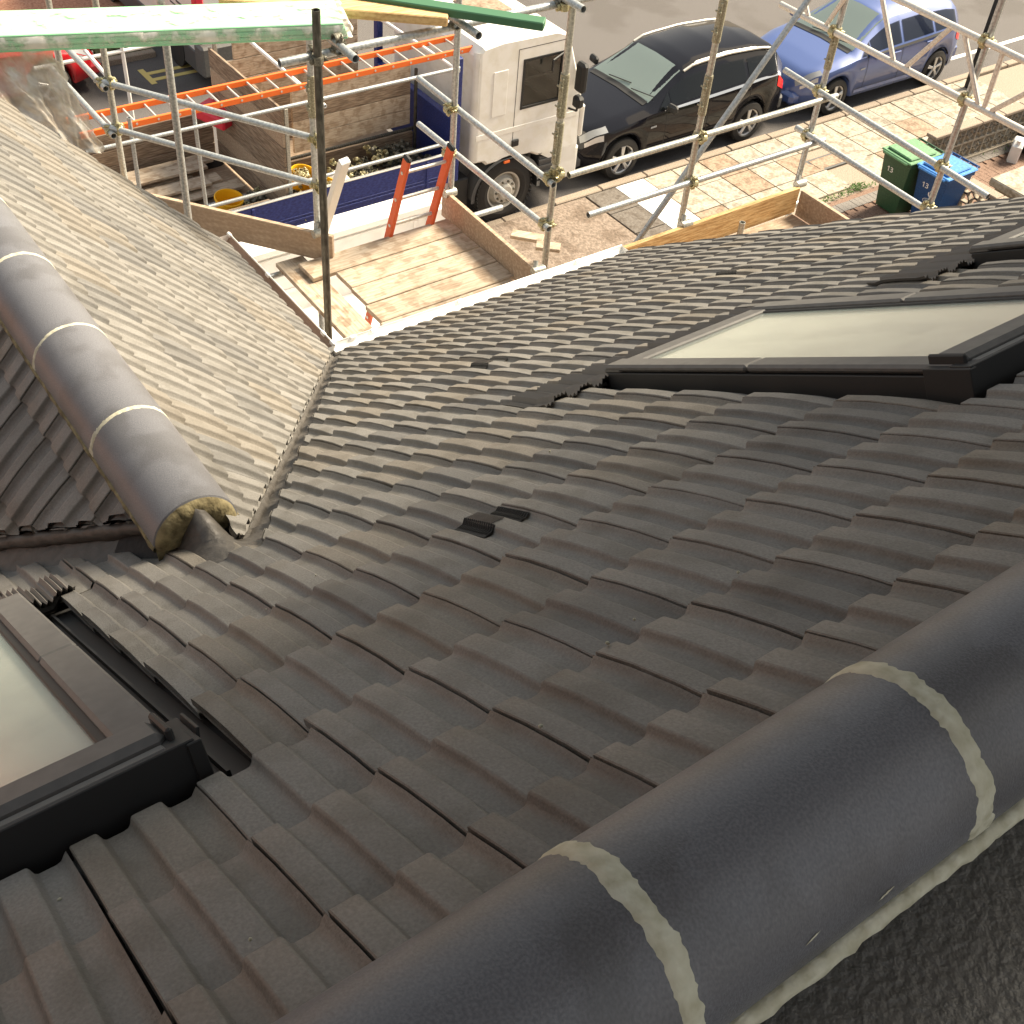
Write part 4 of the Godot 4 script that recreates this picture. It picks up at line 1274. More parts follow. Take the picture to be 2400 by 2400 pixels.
func car(label: String, group: String, pos: Vector3, turn: float, paint: String, kind: String) -> Node3D:
	var t := thing("parked_car", label, "car", pos, turn, group)
	var c := CarShape.new()
	var ws0: float; var ws1: float; var rs0: float; var rs1: float; var x0: float; var x1: float
	c.sill = 0.24
	if kind == "suv":
		c.xt = [-0.8, -0.74, -0.6, -0.2, 0.5, 1.22, 1.5, 2.2, 2.9, 3.3, 3.6, 3.68]; c.yt = [0.6, 0.78, 0.88, 0.97, 1.06, 1.46, 1.51, 1.54, 1.5, 1.43, 1.06, 0.7]
		c.xb = [-0.8, -0.5, 0.0, 0.5, 2.0, 3.2, 3.68]; c.yb = [0.58, 0.8, 0.9, 0.97, 1.03, 1.09, 0.72]
		c.xw = [-0.8, -0.68, -0.4, 0.0, 2.7, 3.2, 3.5, 3.68]; c.yw = [0.48, 0.7, 0.85, 0.9, 0.9, 0.87, 0.78, 0.62]
		c.rw = 0.63; c.wb = 2.72; c.wr = 0.34
		ws0 = 0.5; ws1 = 1.25; rs0 = 3.3; rs1 = 3.58; x0 = -0.8; x1 = 3.68
	elif kind == "hatch":
		c.xt = [-0.86, -0.8, -0.6, -0.2, 0.35, 1.2, 1.5, 2.1, 2.8, 3.15, 3.4, 3.5]; c.yt = [0.5, 0.66, 0.8, 0.9, 0.99, 1.43, 1.47, 1.49, 1.44, 1.36, 1.0, 0.66]
		c.xb = [-0.86, -0.5, 0.0, 0.4, 2.0, 3.0, 3.5]; c.yb = [0.48, 0.74, 0.86, 0.92, 0.98, 1.03, 0.68]
		c.xw = [-0.86, -0.72, -0.4, 0.0, 2.6, 3.0, 3.3, 3.5]; c.yw = [0.42, 0.68, 0.84, 0.9, 0.9, 0.87, 0.78, 0.6]
		c.rw = 0.6; c.wb = 2.68; c.wr = 0.32
		ws0 = 0.35; ws1 = 1.22; rs0 = 3.15; rs1 = 3.4; x0 = -0.86; x1 = 3.5
	else:
		c.xt = [-0.9, -0.8, -0.5, 0.0, 0.6, 1.35, 1.7, 2.3, 2.9, 3.4, 3.5]; c.yt = [0.5, 0.66, 0.8, 0.9, 0.98, 1.3, 1.34, 1.3, 1.0, 0.9, 0.6]
		c.xb = [-0.9, -0.5, 0.0, 0.5, 2.0, 3.0, 3.5]; c.yb = [0.48, 0.72, 0.84, 0.9, 0.95, 0.95, 0.6]
		c.xw = [-0.9, -0.75, -0.4, 0.0, 2.6, 3.1, 3.5]; c.yw = [0.4, 0.68, 0.84, 0.88, 0.88, 0.84, 0.6]
		c.rw = 0.55; c.wb = 2.6; c.wr = 0.33
		ws0 = 0.6; ws1 = 1.36; rs0 = 2.35; rs1 = 2.85; x0 = -0.9; x1 = 3.5
	obj("body", car_body(c, x0, x1), M[paint], t)
	screen_patch(c, ws0 + 0.04, ws1 - 0.03, 0.93, M.car_glass, "windscreen", t)
	screen_patch(c, rs0 + 0.02, rs1 - 0.03, 0.88, M.car_glass, "rear_window", t)
	# cowl and wipers
	screen_patch(c, ws0 - 0.05, ws0 + 0.05, 0.9, M.black, "cowl", t, 0.009)
	for z in [-0.3, 0.25]:
		var wp := st(true)
		var r0 := c.ring(ws0 + 0.06); var r1 := c.ring(ws0 + 0.13)
		rod(wp, [Vector3(ws0 + 0.05, r0[7].y + 0.02, z), Vector3(ws0 + 0.13, r1[7].y + 0.014, z + 0.45)], 0.008, 6)
		obj("wiper", fin(wp), M.black, t)
	for sd in [-1.0, 1.0]:
		var wins := [[ws0 + 0.42, ws0 + 1.17], [ws0 + 1.23, ws0 + 2.02], [ws0 + 2.08, rs0 - 0.08]] if kind != "coupe" else [[ws0 + 0.5, ws0 + 1.6]]
		for w in wins: patch(c, w[0], w[1], 4, 0.1, 0.84, sd, 0.006, M.side_glass, "side_window", t)
		# quarter of glass ahead of the front door window
		var qs := st(true)
		var ra := c.ring(ws0 + 0.14); var rb := c.ring(ws0 + 0.4)
		var q0: Vector2 = ra[4]; var q1: Vector2 = rb[4].lerp(rb[5], 0.08); var q2: Vector2 = rb[4].lerp(rb[5], 0.84)
		tri(qs, Vector3(ws0 + 0.12, q0.y + 0.02, (q0.x + 0.004) * sd), Vector3(ws0 + 0.4, q1.y, (q1.x + 0.007) * sd), Vector3(ws0 + 0.4, q2.y, (q2.x + 0.007) * sd))
		obj("side_window", fin(qs), M.side_glass, t)
		# door shut lines, handles, sill strip, arches
		var dl := st()
		for xx in [ws0 + 0.3, ws0 + 1.2, ws0 + 2.1]:
			var r := c.ring(xx)
			for j in [2, 3]:
				var p: Vector2 = r[j]; var q: Vector2 = r[j + 1]
				quad(dl, Vector3(xx, p.y, (p.x + 0.002) * sd), Vector3(xx + 0.009, p.y, (p.x + 0.002) * sd), Vector3(xx + 0.009, q.y, (q.x + 0.002) * sd), Vector3(xx, q.y, (q.x + 0.002) * sd))
		obj("door_gap", fin(dl), M.black, t)
		var hd := st()
		for xx in [ws0 + 1.02, ws0 + 1.9]:
			var r := c.ring(xx)
			bx(hd, at(Vector3(xx, lerpf(r[3].y, r[4].y, 0.7), (r[3].x + 0.006) * sd)), Vector3(0.2, 0.03, 0.03), 0.008)
		obj("door_handle", fin(hd), M[paint], t)
		patch(c, ws0 + 0.1, c.wb - 0.5, 2, 0.1, 0.24, sd, 0.012, M.black if kind == "suv" else M[paint], "side_strip", t)
		patch(c, ws0 + 0.25, rs0 - 0.05, 4, -0.06, 0.03, sd, 0.009, M.chrome if kind == "suv" else M.black, "window_trim", t)
		# mirrors
		var mr := st()
		var rm := c.ring(ws0 + 0.32)
		bx(mr, Transform3D(Basis(Vector3.UP, 0.12 * sd), Vector3(ws0 + 0.3, rm[4].y + 0.07, (rm[4].x + 0.12) * sd)), Vector3(0.1, 0.13, 0.2), 0.035)
		bx(mr, at(Vector3(ws0 + 0.32, rm[4].y + 0.02, (rm[4].x + 0.02) * sd)), Vector3(0.06, 0.04, 0.12), 0.01)
		obj("mirror", fin(mr), M.black if kind == "suv" else M[paint], t)
		# headlamps and tail lamps
		patch(c, x0 + 0.1, x0 + 0.48, 4, 0.1, 0.85, sd, 0.006, M.white_lamp, "headlamp", t)
		patch(c, x0 + 0.14, x0 + 0.4, 3, 0.45, 0.95, sd, 0.006, M.alloy, "headlamp", t)
		patch(c, x1 - 0.4, x1 - 0.1, 3, 0.3, 1.0, sd, 0.008, M.red_lamp, "tail_lamp", t)
		patch(c, 0.48, 0.6, 3, 0.1, 0.22, sd, 0.008, M.white_lamp, "side_indicator", t)
		for a in [0.0, c.wb]:
			wheel(t, Vector3(a, c.wr, sd * 0.875), c.wr, sd, 5)
			var wa := st(true)
			for q in 14:
				var a0 := PI * q / 14.0; var a1 := PI * (q + 1) / 14.0
				var ro := c.wr + 0.06
				var rr := c.ring(a)
				quad(wa, Vector3(a + cos(a0) * ro, c.wr + sin(a0) * ro, 0.86 * sd), Vector3(a + cos(a0) * ro, c.wr + sin(a0) * ro, 0.5 * sd), Vector3(a + cos(a1) * ro, c.wr + sin(a1) * ro, 0.5 * sd), Vector3(a + cos(a1) * ro, c.wr + sin(a1) * ro, 0.86 * sd))
			obj("wheel_arch", fin(wa), M.black, t)
		if kind == "suv":
			var rl := st(true)
			var pts := []
			for q in 13:
				var x := lerpf(ws1 + 0.02, rs0 - 0.02, q / 12.0)
				var r := c.ring(x)
				pts.append(Vector3(x, r[5].y + (0.045 if q > 0 and q < 12 else 0.01), (r[5].x - 0.02) * sd))
			for q in 12:
				cyl(rl, pts[q], pts[q + 1], 0.022, 0.022, 8)
			obj("roof_rail", fin(rl), M.alu, t)
			patch(c, ws1 + 0.0, rs0, 5, 0.12, 0.3, sd, 0.006, M.black, "roof_gutter", t)
	var fr := st()
	var rn := c.ring(x0 + 0.02)
	bx(fr, at(Vector3(x0 - 0.005, 0.52, 0)), Vector3(0.03, 0.16, 0.62), 0.012)
	obj("grille", fin(fr), M.black, t)
	var bu := st(); var bv := st()
	bx(bu, at(Vector3(x0 + 0.12, 0.36, 0)), Vector3(0.3, 0.22, 1.34), 0.06)
	bx(bv, at(Vector3(x1 - 0.1, 0.42, 0)), Vector3(0.26, 0.28, 1.4), 0.06)
	obj("bumper", fin(bu), M.grey_plastic if kind == "suv" else M[paint], t)
	obj("bumper", fin(bv), M.grey_plastic if kind == "suv" else M[paint], t)
	obj("number_plate", bcm(Vector3(x0 - 0.05, 0.36, -0.26), Vector3(x0 - 0.03, 0.47, 0.26), 0.003), M.paint_white, t)
	obj("number_plate", bcm(Vector3(x1 + 0.03, 0.6, -0.26), Vector3(x1 + 0.05, 0.71, 0.26), 0.003), M.paint_white, t)
	if kind == "hatch":
		var ar := st(true)
		var rt := c.ring(ws1 + 0.25)
		rod(ar, [Vector3(ws1 + 0.25, rt[7].y, 0), Vector3(ws1 + 0.5, rt[7].y + 0.2, 0)], 0.006, 6)
		obj("aerial", fin(ar), M.black, t)
	return t

# ---------------------------------------------------------------- the lorry and its load
func big_wheel(t: Node3D, p: Vector3, side: float) -> void:
	var w := node("wheel", t, at(p))
	var d := Vector3(0, 0, side)
	var s := st(true)
	lathe(s, d * -0.26, d, [Vector2(0.28, 0.0), Vector2(0.46, 0.01), Vector2(0.49, 0.05), Vector2(0.49, 0.2), Vector2(0.475, 0.235), Vector2(0.42, 0.25), Vector2(0.36, 0.262), Vector2(0.31, 0.25), Vector2(0.29, 0.23)], 40)
	for k in 48:
		var a := TAU * k / 48
		bx(s, Transform3D(Basis(Vector3.BACK, a), Vector3(cos(a), sin(a), 0) * 0.488 + d * -0.1), Vector3(0.012, 0.03, 0.2), 0.0)
	obj("tyre", fin(s), M.rubber, w)
	var h := st(true)
	lathe(h, d * -0.06, d, [Vector2(0.29, -0.05), Vector2(0.29, 0.03), Vector2(0.265, 0.02), Vector2(0.25, -0.08), Vector2(0.2, 0.0), Vector2(0.19, 0.05), Vector2(0.12, 0.055), Vector2(0.11, 0.09), Vector2(0.09, 0.1), Vector2(0.0, 0.1)], 32)
	obj("rim", fin(h), M.hub, w)
	var n := st(true)
	for k in 10:
		var a := TAU * k / 10
		var e := Vector3(cos(a), sin(a), 0) * 0.155
		cyl(n, e + d * -0.02, e + d * 0.02, 0.019, 0.015, 8)
	obj("wheel_nuts", fin(n), M.coupler_dark, w)

func build_lorry() -> void:
	var t := thing("lorry", "white cab flatbed lorry with blue drop sides parked behind the scaffold", "lorry", Vector3(9.6, 0, -13.55))
	var o := Vector3(-9.6, 0, 13.55)
	var zn := -12.5; var zf := -14.62
	# cab: side profile with a hole for the door window
	var prof := PackedVector2Array([Vector2(9.0, 1.08), Vector2(9.18, 1.06), Vector2(9.24, 1.0), Vector2(10.02, 1.0), Vector2(10.16, 0.93), Vector2(10.86, 0.93), Vector2(10.9, 0.5), Vector2(10.86, 1.72), Vector2(10.56, 2.56), Vector2(10.46, 2.68), Vector2(10.3, 2.74), Vector2(9.4, 2.76), Vector2(9.08, 2.72), Vector2(8.98, 2.6)])
	var win := [Vector2(9.77, 1.75), Vector2(10.42, 2.42)]
	var cs := st()
	for z in [zn, zf]:
		for r in [Rect2(8.9, 0.8, win[0].x - 8.9, 2.2), Rect2(win[1].x, 0.8, 0.6, 2.2), Rect2(win[0].x, 0.8, win[1].x - win[0].x, win[0].y - 0.8), Rect2(win[0].x, win[1].y, win[1].x - win[0].x, 0.6)]:
			var rp := PackedVector2Array([r.position, r.position + Vector2(r.size.x, 0), r.end, r.position + Vector2(0, r.size.y)])
			var ins: Array = Geometry2D.offset_polygon(prof, -0.035)
			for pg in Geometry2D.intersect_polygons(ins[0], rp):
				var tr := Geometry2D.triangulate_polygon(pg)
				for i in range(0, tr.size(), 3):
					tri(cs, o + Vector3(pg[tr[i]].x, pg[tr[i]].y, z), o + Vector3(pg[tr[i + 1]].x, pg[tr[i + 1]].y, z), o + Vector3(pg[tr[i + 2]].x, pg[tr[i + 2]].y, z))
	var ip: PackedVector2Array = Geometry2D.offset_polygon(prof, -0.035)[0]
	var off := 0; var best := 1e9
	for k in ip.size():
		if ip[k].distance_to(prof[0]) < best: best = ip[k].distance_to(prof[0]); off = k
	for i in prof.size():
		var a := prof[i]; var b := prof[(i + 1) % prof.size()]
		var c := ip[(i + off) % ip.size()]; var d := ip[(i + off + 1) % ip.size()]
		var e := 0.035
		if a.y < 1.74 or a.y > 2.5 or b.y > 2.5 or a.x < 9.5:
			quad(cs, o + Vector3(a.x, a.y, zn - e), o + Vector3(a.x, a.y, zf + e), o + Vector3(b.x, b.y, zf + e), o + Vector3(b.x, b.y, zn - e))
		for z in 2:
			var z0 := zn - e if z == 0 else zf + e; var z1 := zn if z == 0 else zf
			quad(cs, o + Vector3(a.x, a.y, z0), o + Vector3(b.x, b.y, z0), o + Vector3(d.x, d.y, z1), o + Vector3(c.x, c.y, z1))
	# waist pressing
	bc(cs, o + Vector3(9.02, 1.42, zn - 0.01), o + Vector3(10.8, 1.5, zn + 0.006), 0.005)
	obj("cab", fin(cs), M.cab, t)
	# rear pillar with its rounded edge, and the raised panel behind the door
	var rp2 := st(true)
	for i in 8:
		var a := PI * 0.5 * i / 8.0; var b := PI * 0.5 * (i + 1) / 8.0
		var ca := o + Vector3(9.06 - sin(a) * 0.09, 0, zn - 0.085 + cos(a) * 0.09); var cb := o + Vector3(9.06 - sin(b) * 0.09, 0, zn - 0.085 + cos(b) * 0.09)
		quad(rp2, ca + Vector3(0, 1.1, 0), ca + Vector3(0, 2.66, 0), cb + Vector3(0, 2.66, 0), cb + Vector3(0, 1.1, 0))
	obj("rear_pillar", fin(rp2), M.cab, t)
	obj("side_panel", bcm(o + Vector3(9.26, 1.72, zn - 0.02), o + Vector3(9.5, 2.36, zn + 0.008), 0.006), M.cab, t)
	# door: gap, window rubber, pane, handle
	var dr := node("door", t)
	var dg := st()
	bc(dg, o + Vector3(9.655, 1.2, zn - 0.01), o + Vector3(9.663, 2.6, zn + 0.002))
	bc(dg, o + Vector3(9.655, 2.592, zn - 0.01), o + Vector3(10.5, 2.6, zn + 0.002))
	bc(dg, o + Vector3(10.16, 0.96, zn - 0.01), o + Vector3(10.22, 0.967, zn + 0.002))
	obj("gap", fin(dg), M.black, dr)
	var fr := st()
	bc(fr, o + Vector3(9.745, 1.725, zn - 0.03), o + Vector3(9.785, 2.445, zn + 0.008), 0.004); bc(fr, o + Vector3(10.405, 1.725, zn - 0.03), o + Vector3(10.445, 2.445, zn + 0.008), 0.004)
	bc(fr, o + Vector3(9.745, 1.725, zn - 0.03), o + Vector3(10.445, 1.765, zn + 0.006), 0.004); bc(fr, o + Vector3(9.745, 2.405, zn - 0.03), o + Vector3(10.445, 2.445, zn + 0.006), 0.004)
	bc(fr, o + Vector3(9.79, 2.14, zn - 0.05), o + Vector3(10.3, 2.175, zn - 0.02), 0.006)
	obj("window_rubber", fin(fr), M.black, dr)
	obj("pane", bcm(o + Vector3(9.78, 1.76, zn - 0.014), o + Vector3(10.41, 2.41, zn - 0.009)), M.cab_glass, dr)
	obj("handle", bcm(o + Vector3(9.64, 1.2, zn), o + Vector3(9.76, 1.3, zn + 0.03), 0.01), M.black, dr)
	# inside of the cab
	var inn := st()
	bc(inn, o + Vector3(9.1, 1.2, zf + 0.1), o + Vector3(10.75, 1.25, zn - 0.08))
	bc(inn, o + Vector3(10.42, 1.25, zf + 0.1), o + Vector3(10.78, 1.72, zn - 0.08), 0.05)
	bc(inn, o + Vector3(9.3, 1.25, zn - 0.85), o + Vector3(9.9, 1.5, zn - 0.25), 0.05)
	bc(inn, o + Vector3(9.2, 1.4, zn - 0.85), o + Vector3(9.4, 2.2, zn - 0.25), 0.06)
	obj("interior", fin(inn), M.black, t)
	var sw := st(true)
	var sc := o + Vector3(10.2, 1.82, zn - 0.5); var sb := Basis(Vector3.BACK, 0.9) 
	for i in 24:
		var a := TAU * i / 24; var b := TAU * (i + 1) / 24
		cyl(sw, sc + sb * Vector3(0, cos(a), sin(a)) * 0.21, sc + sb * Vector3(0, cos(b), sin(b)) * 0.21, 0.016, 0.016, 7)
	for a in [0.3, 2.8, 4.7]: cyl(sw, sc, sc + sb * Vector3(0, sin(a), cos(a)) * 0.21, 0.02, 0.014, 7)
	obj("steering_wheel", fin(sw), M.grey_plastic, t)
	obj("jacket", bcm(o + Vector3(9.55, 1.7, zn - 1.3), o + Vector3(10.3, 2.05, zn - 0.95), 0.12), M.hivis, t)
	# windscreen, mirror, roof hatch, bumper, step, arch
	obj("windscreen", plank(o + Vector3(10.87, 1.78, (zn + zf) * 0.5), o + Vector3(10.6, 2.52, (zn + zf) * 0.5), 1.9, 0.012, 0.003, Vector3(1, 0.4, 0)), M.car_glass, t)
	obj("roof_hatch", bcm(o + Vector3(9.5, 2.75, -13.9), o + Vector3(10.1, 2.78, -13.3), 0.02), M.slab_pink, t)
	var mr := st()
	bc(mr, o + Vector3(10.62, 1.85, zn + 0.04), o + Vector3(10.74, 2.28, zn + 0.24), 0.04)
	bc(mr, o + Vector3(10.6, 1.62, zn + 0.06), o + Vector3(10.74, 1.8, zn + 0.22), 0.04)
	rod(mr, [o + Vector3(10.55, 2.42, zn - 0.05), o + Vector3(10.16, 2.4, zn + 0.12), o + Vector3(10.16, 2.25, zn + 0.12)], 0.016)
	rod(mr, [o + Vector3(10.62, 1.56, zn - 0.02), o + Vector3(10.68, 1.56, zn + 0.12), o + Vector3(10.68, 1.7, zn + 0.12)], 0.016)
	obj("mirror", fin(mr), M.black, t)
	var bu := st()
	bc(bu, o + Vector3(10.5, 0.4, zf + 0.02), o + Vector3(10.95, 0.92, zn - 0.02), 0.05)
	obj("bumper", fin(bu), M.cab, t)
	bu = st()
	bc(bu, o + Vector3(10.88, 1.05, zf + 0.1), o + Vector3(10.96, 1.55, zn + 0.0), 0.03)
	obj("front_panel", fin(bu), M.cab, t)
	var dk := st()
	bc(dk, o + Vector3(10.2, 0.5, zn - 0.25), o + Vector3(10.55, 0.9, zn - 0.02), 0.01)
	for i in 4: bc(dk, o + Vector3(10.18, 0.52 + i * 0.1, zn - 0.05), o + Vector3(10.5, 0.55 + i * 0.1, zn + 0.0))
	bc(dk, o + Vector3(8.98, 0.55, zf + 0.05), o + Vector3(10.2, 0.98, zn - 0.3))
	obj("step", fin(dk), M.grey_plastic, t)
	obj("indicator", bcm(o + Vector3(9.54, 0.96, zn - 0.02), o + Vector3(9.64, 1.0, zn + 0.012), 0.006), M.orange, t)
	for z in [zn, zf]:
		var ar := st(true)
		var sg: float = -1.0 if z == zn else 1.0
		for q in 16:
			var a0 := PI * 1.05 * q / 16.0 - 0.1; var a1 := PI * 1.05 * (q + 1) / 16.0 - 0.1
			var c := o + Vector3(9.62, 0.49, z)
			quad(ar, c + Vector3(cos(a0) * 0.56, sin(a0) * 0.53, 0), c + Vector3(cos(a0) * 0.56, sin(a0) * 0.53, 0.45 * sg), c + Vector3(cos(a1) * 0.56, sin(a1) * 0.53, 0.45 * sg), c + Vector3(cos(a1) * 0.56, sin(a1) * 0.53, 0))
			quad(ar, c + Vector3(cos(a0) * 0.56, sin(a0) * 0.53, 0), c + Vector3(cos(a0) * 0.62, sin(a0) * 0.58, 0), c + Vector3(cos(a1) * 0.62, sin(a1) * 0.58, 0), c + Vector3(cos(a1) * 0.56, sin(a1) * 0.53, 0))
		obj("mudguard", fin(ar), M.grey_plastic, t)
		big_wheel(t, o + Vector3(9.62, 0.49, z + sg * 0.03), -sg)
		big_wheel(t, o + Vector3(5.9, 0.49, z + sg * 0.05), -sg)
	# chassis and bed
	var ch := st()
	bc(ch, o + Vector3(4.2, 0.6, -13.95), o + Vector3(10.3, 0.86, -13.2), 0.01)
	bc(ch, o + Vector3(8.62, 0.4, zn - 0.5), o + Vector3(9.0, 0.85, zn - 0.08), 0.02)
	obj("chassis", fin(ch), M.black, t)
	obj("bed", bcm(o + Vector3(4.1, 0.84, zf), o + Vector3(8.62, 0.93, zn), 0.008), M.stain, t)
	var ds := node("drop_side", t)
	var d1 := st()
	bc(d1, o + Vector3(5.3, 0.86, zn - 0.005), o + Vector3(8.6, 1.36, zn + 0.035), 0.006)
	bc(d1, o + Vector3(5.3, 1.0, zn + 0.035), o + Vector3(8.6, 1.03, zn + 0.045), 0.004); bc(d1, o + Vector3(5.3, 1.06, zn + 0.035), o + Vector3(8.6, 1.075, zn + 0.043), 0.004)
	obj("panel", fin(d1), M.blue, ds)
	obj("edge_strip", bcm(o + Vector3(5.3, 1.36, zn - 0.008), o + Vector3(8.6, 1.376, zn + 0.038), 0.003), M.cab, ds)
	for x in [5.6, 6.75, 8.2]:
		var st2 := st()
		bc(st2, o + Vector3(x, 0.9, zn + 0.03), o + Vector3(x + 0.04, 1.34, zn + 0.05), 0.005)
		bc(st2, o + Vector3(x - 0.05, 0.88, zn + 0.03), o + Vector3(x + 0.09, 0.92, zn + 0.06), 0.006)
		obj("strap_hinge", fin(st2), M.blue, ds)
	obj("marker_lamp", bcm(o + Vector3(7.2, 0.78, zn - 0.02), o + Vector3(7.36, 0.84, zn + 0.03), 0.006), M.orange, t)
	obj("side_rail", bcm(o + Vector3(4.2, 0.7, zn - 0.1), o + Vector3(8.6, 0.84, zn - 0.03)), M.black, t)
	# headboard behind the cab
	var hb := st()
	bc(hb, o + Vector3(8.66, 0.9, zn - 0.1), o + Vector3(8.76, 2.66, zn + 0.0), 0.01); bc(hb, o + Vector3(8.66, 0.9, zf), o + Vector3(8.76, 2.66, zf + 0.1), 0.01)
	bc(hb, o + Vector3(8.68, 0.93, zf + 0.1), o + Vector3(8.73, 1.75, zn - 0.1), 0.004)
	bc(hb, o + Vector3(8.66, 1.75, zf + 0.1), o + Vector3(8.76, 1.8, zn - 0.1), 0.006)
	obj("headboard", fin(hb), M.blue, t)
	# board across the bed (five planks) and its posts
	for i in 6:
		obj("plank", plank(o + Vector3(6.16, 0.96 + i * 0.258, zn - 0.06), o + Vector3(6.13, 0.96 + i * 0.258 + 0.0, zf + 0.1), 0.04, 0.252, 0.006), M.wood_old_z if i % 3 != 1 else M.stain, t)
	var ps := st()
	bc(ps, o + Vector3(6.18, 0.93, zn - 0.1), o + Vector3(6.23, 2.5, zn - 0.05), 0.006); bc(ps, o + Vector3(6.17, 0.93, zf + 0.1), o + Vector3(6.22, 2.6, zf + 0.15), 0.006)
	obj("post", fin(ps), M.galv_warm, t)
	# partition along the bed: planks standing on a tube, stained board below
	for i in 4:
		var pl := plank(o + Vector3(6.7, 1.4 + i * 0.222, -13.4), o + Vector3(8.52, 1.4 + i * 0.222, -13.42), 0.04, 0.216, 0.005)
		obj("plank", pl, [M.wood, M.wood, M.wood_old, M.wood][i], t)
	obj("plank", bcm(o + Vector3(6.25, 0.93, -13.5), o + Vector3(8.6, 1.25, -13.44), 0.006), M.wood_old, t)
	var tb := st(true)
	tube(tb, o + Vector3(6.3, 1.31, -13.43), o + Vector3(8.6, 1.31, -13.43))
	tube(tb, o + Vector3(8.58, 0.93, -13.36), o + Vector3(8.58, 2.2, -13.36))
	obj("tube_rail", fin(tb), M.galv_dark, t)
	# far side boarded up high
	for i in 6:
		obj("plank", plank(o + Vector3(6.35 + 0.12 * (i % 2), 0.95 + i * 0.262, zf + 0.06), o + Vector3(8.36, 0.95 + i * 0.262, zf + 0.06), 0.04, 0.256, 0.006), M.wood if i > 2 else M.wood_old, t)
	for i in 3:
		obj("plank", plank(o + Vector3(4.2, 0.95 + i * 0.23, zf + 0.06), o + Vector3(6.08, 0.95 + i * 0.23, zf + 0.06), 0.04, 0.224, 0.006), M.wood_old, t)
	for i in 2:
		obj("plank", plank(o + Vector3(4.2, 0.95 + i * 0.21, zn - 0.05), o + Vector3(5.9, 0.95 + i * 0.21, zn - 0.05), 0.04, 0.2, 0.006), M.stain, t)
	# tube rails round the load
	var rails := [[Vector3(3.7, 2.58, zn + 0.02), Vector3(8.68, 2.55, zn + 0.02)], [Vector3(5.05, 1.52, zn + 0.02), Vector3(8.55, 1.53, zn + 0.02)], [Vector3(5.05, 0.95, zn - 0.03), Vector3(5.02, 2.76, zn - 0.03)], [Vector3(4.24, 0.95, zn - 0.03), Vector3(4.26, 2.84, zn - 0.03)], [Vector3(6.65, 0.95, zn - 0.04), Vector3(6.65, 2.64, zn - 0.04)],
		[Vector3(3.9, 2.62, zf), Vector3(6.2, 2.63, zf)], [Vector3(3.9, 2.83, zf), Vector3(5.2, 2.82, zf)], [Vector3(5.02, 0.9, zf), Vector3(5.02, 2.86, zf)], [Vector3(4.2, 0.9, zf), Vector3(4.2, 2.86, zf)], [Vector3(8.3, 2.72, zf - 0.3), Vector3(8.62, 2.55, zn + 0.1)], [Vector3(6.5, 2.7, zf - 0.3), Vector3(6.66, 2.5, zn + 0.1)], [Vector3(4.55, 2.72, zf), Vector3(4.6, 2.6, zf + 0.5)]]
	for i in rails.size():
		obj("tube_rail", tubem(o + rails[i][0], o + rails[i][1]), M.galv if i < 5 else M.white, t)
	# the load
	ladder("long_ladder", "long bright orange ladder lying along the top of the lorry load", Vector3(3.75, 2.61, -13.0), Vector3(9.05, 2.64, -12.93), 0.4, M.orange, 0.262)
	for i in 7:
		var m: Material = [M.galv, M.galv_dark, M.galv, M.galv, M.galv_dark, M.galv, M.galv][i]
		var zz := -13.0 - i * 0.062
		tag(obj("loose_tube", tubem(Vector3(4.3 + 0.05 * (i % 3), 0.96 + 0.05 * (i % 2), zz), Vector3(6.1, 0.96 + 0.05 * (i % 2), zz - 0.03)), m), ["dull scaffold tube in the lorry bed, nearest the near plank side", "dark scaffold tube in the lorry bed, second from the near plank side", "bright scaffold tube in the lorry bed, third from the near plank side", "scaffold tube in the middle of the seven lying in the lorry bed", "dark scaffold tube in the lorry bed, third from the loose boards", "scaffold tube in the lorry bed, second from the loose boards", "scaffold tube in the lorry bed, right against the loose boards"][i], "scaffold tube", "loose tubes in the lorry bed")
	var pos := [[4.3, 6.0, -13.6, 1.02], [4.2, 5.8, -13.85, 1.05], [4.4, 5.6, -13.72, 1.1], [4.1, 5.5, -14.1, 1.04], [4.2, 5.9, -14.3, 1.08], [4.3, 5.7, -14.05, 1.15]]
	for i in pos.size():
		var p: Array = pos[i]
		tag(obj("loose_board", plank(Vector3(p[0], p[3], p[2]), Vector3(p[1], p[3], p[2] + rng.randf_range(-0.05, 0.05)), 0.225, 0.038), M.wood), ["loose board in the lorry bed closest to the row of loose tubes", "loose board in the middle of the lorry bed, lower layer", "topmost loose board above the two nearest the loose tubes", "shortest loose board in the lorry bed, towards the far side", "loose board in the lorry bed lying nearest the far plank side", "uppermost loose board on the far half of the lorry bed"][i], "board", "loose boards in the lorry bed")
	var rb := st()
	bx(rb, Transform3D(Basis(Vector3.UP, 0.5) * Basis(Vector3.RIGHT, 0.15), Vector3(6.0, 1.75, -14.2)), Vector3(0.36, 0.16, 0.5), 0.025)
	tag(obj("red_box", fin(rb), M.red_plastic), "red plastic box on the load beside the board across the bed", "box")
	bucket(Vector3(5.5, 0.93, -13.0), 0.15, "yellow bucket beside the rear post on the lorry bed", false)
	bucket(Vector3(6.62, 0.93, -13.15), 0.25, "yellow bucket of couplers standing near the tall board across the bed", true)
	bucket(Vector3(6.72, 0.93, -12.72), 0.1, "yellow bucket of couplers just inside the blue drop side", true)
	# heap of couplers
	var cm := coupler_mesh()
	var n := 420
	var hs := [SurfaceTool.new(), SurfaceTool.new()]
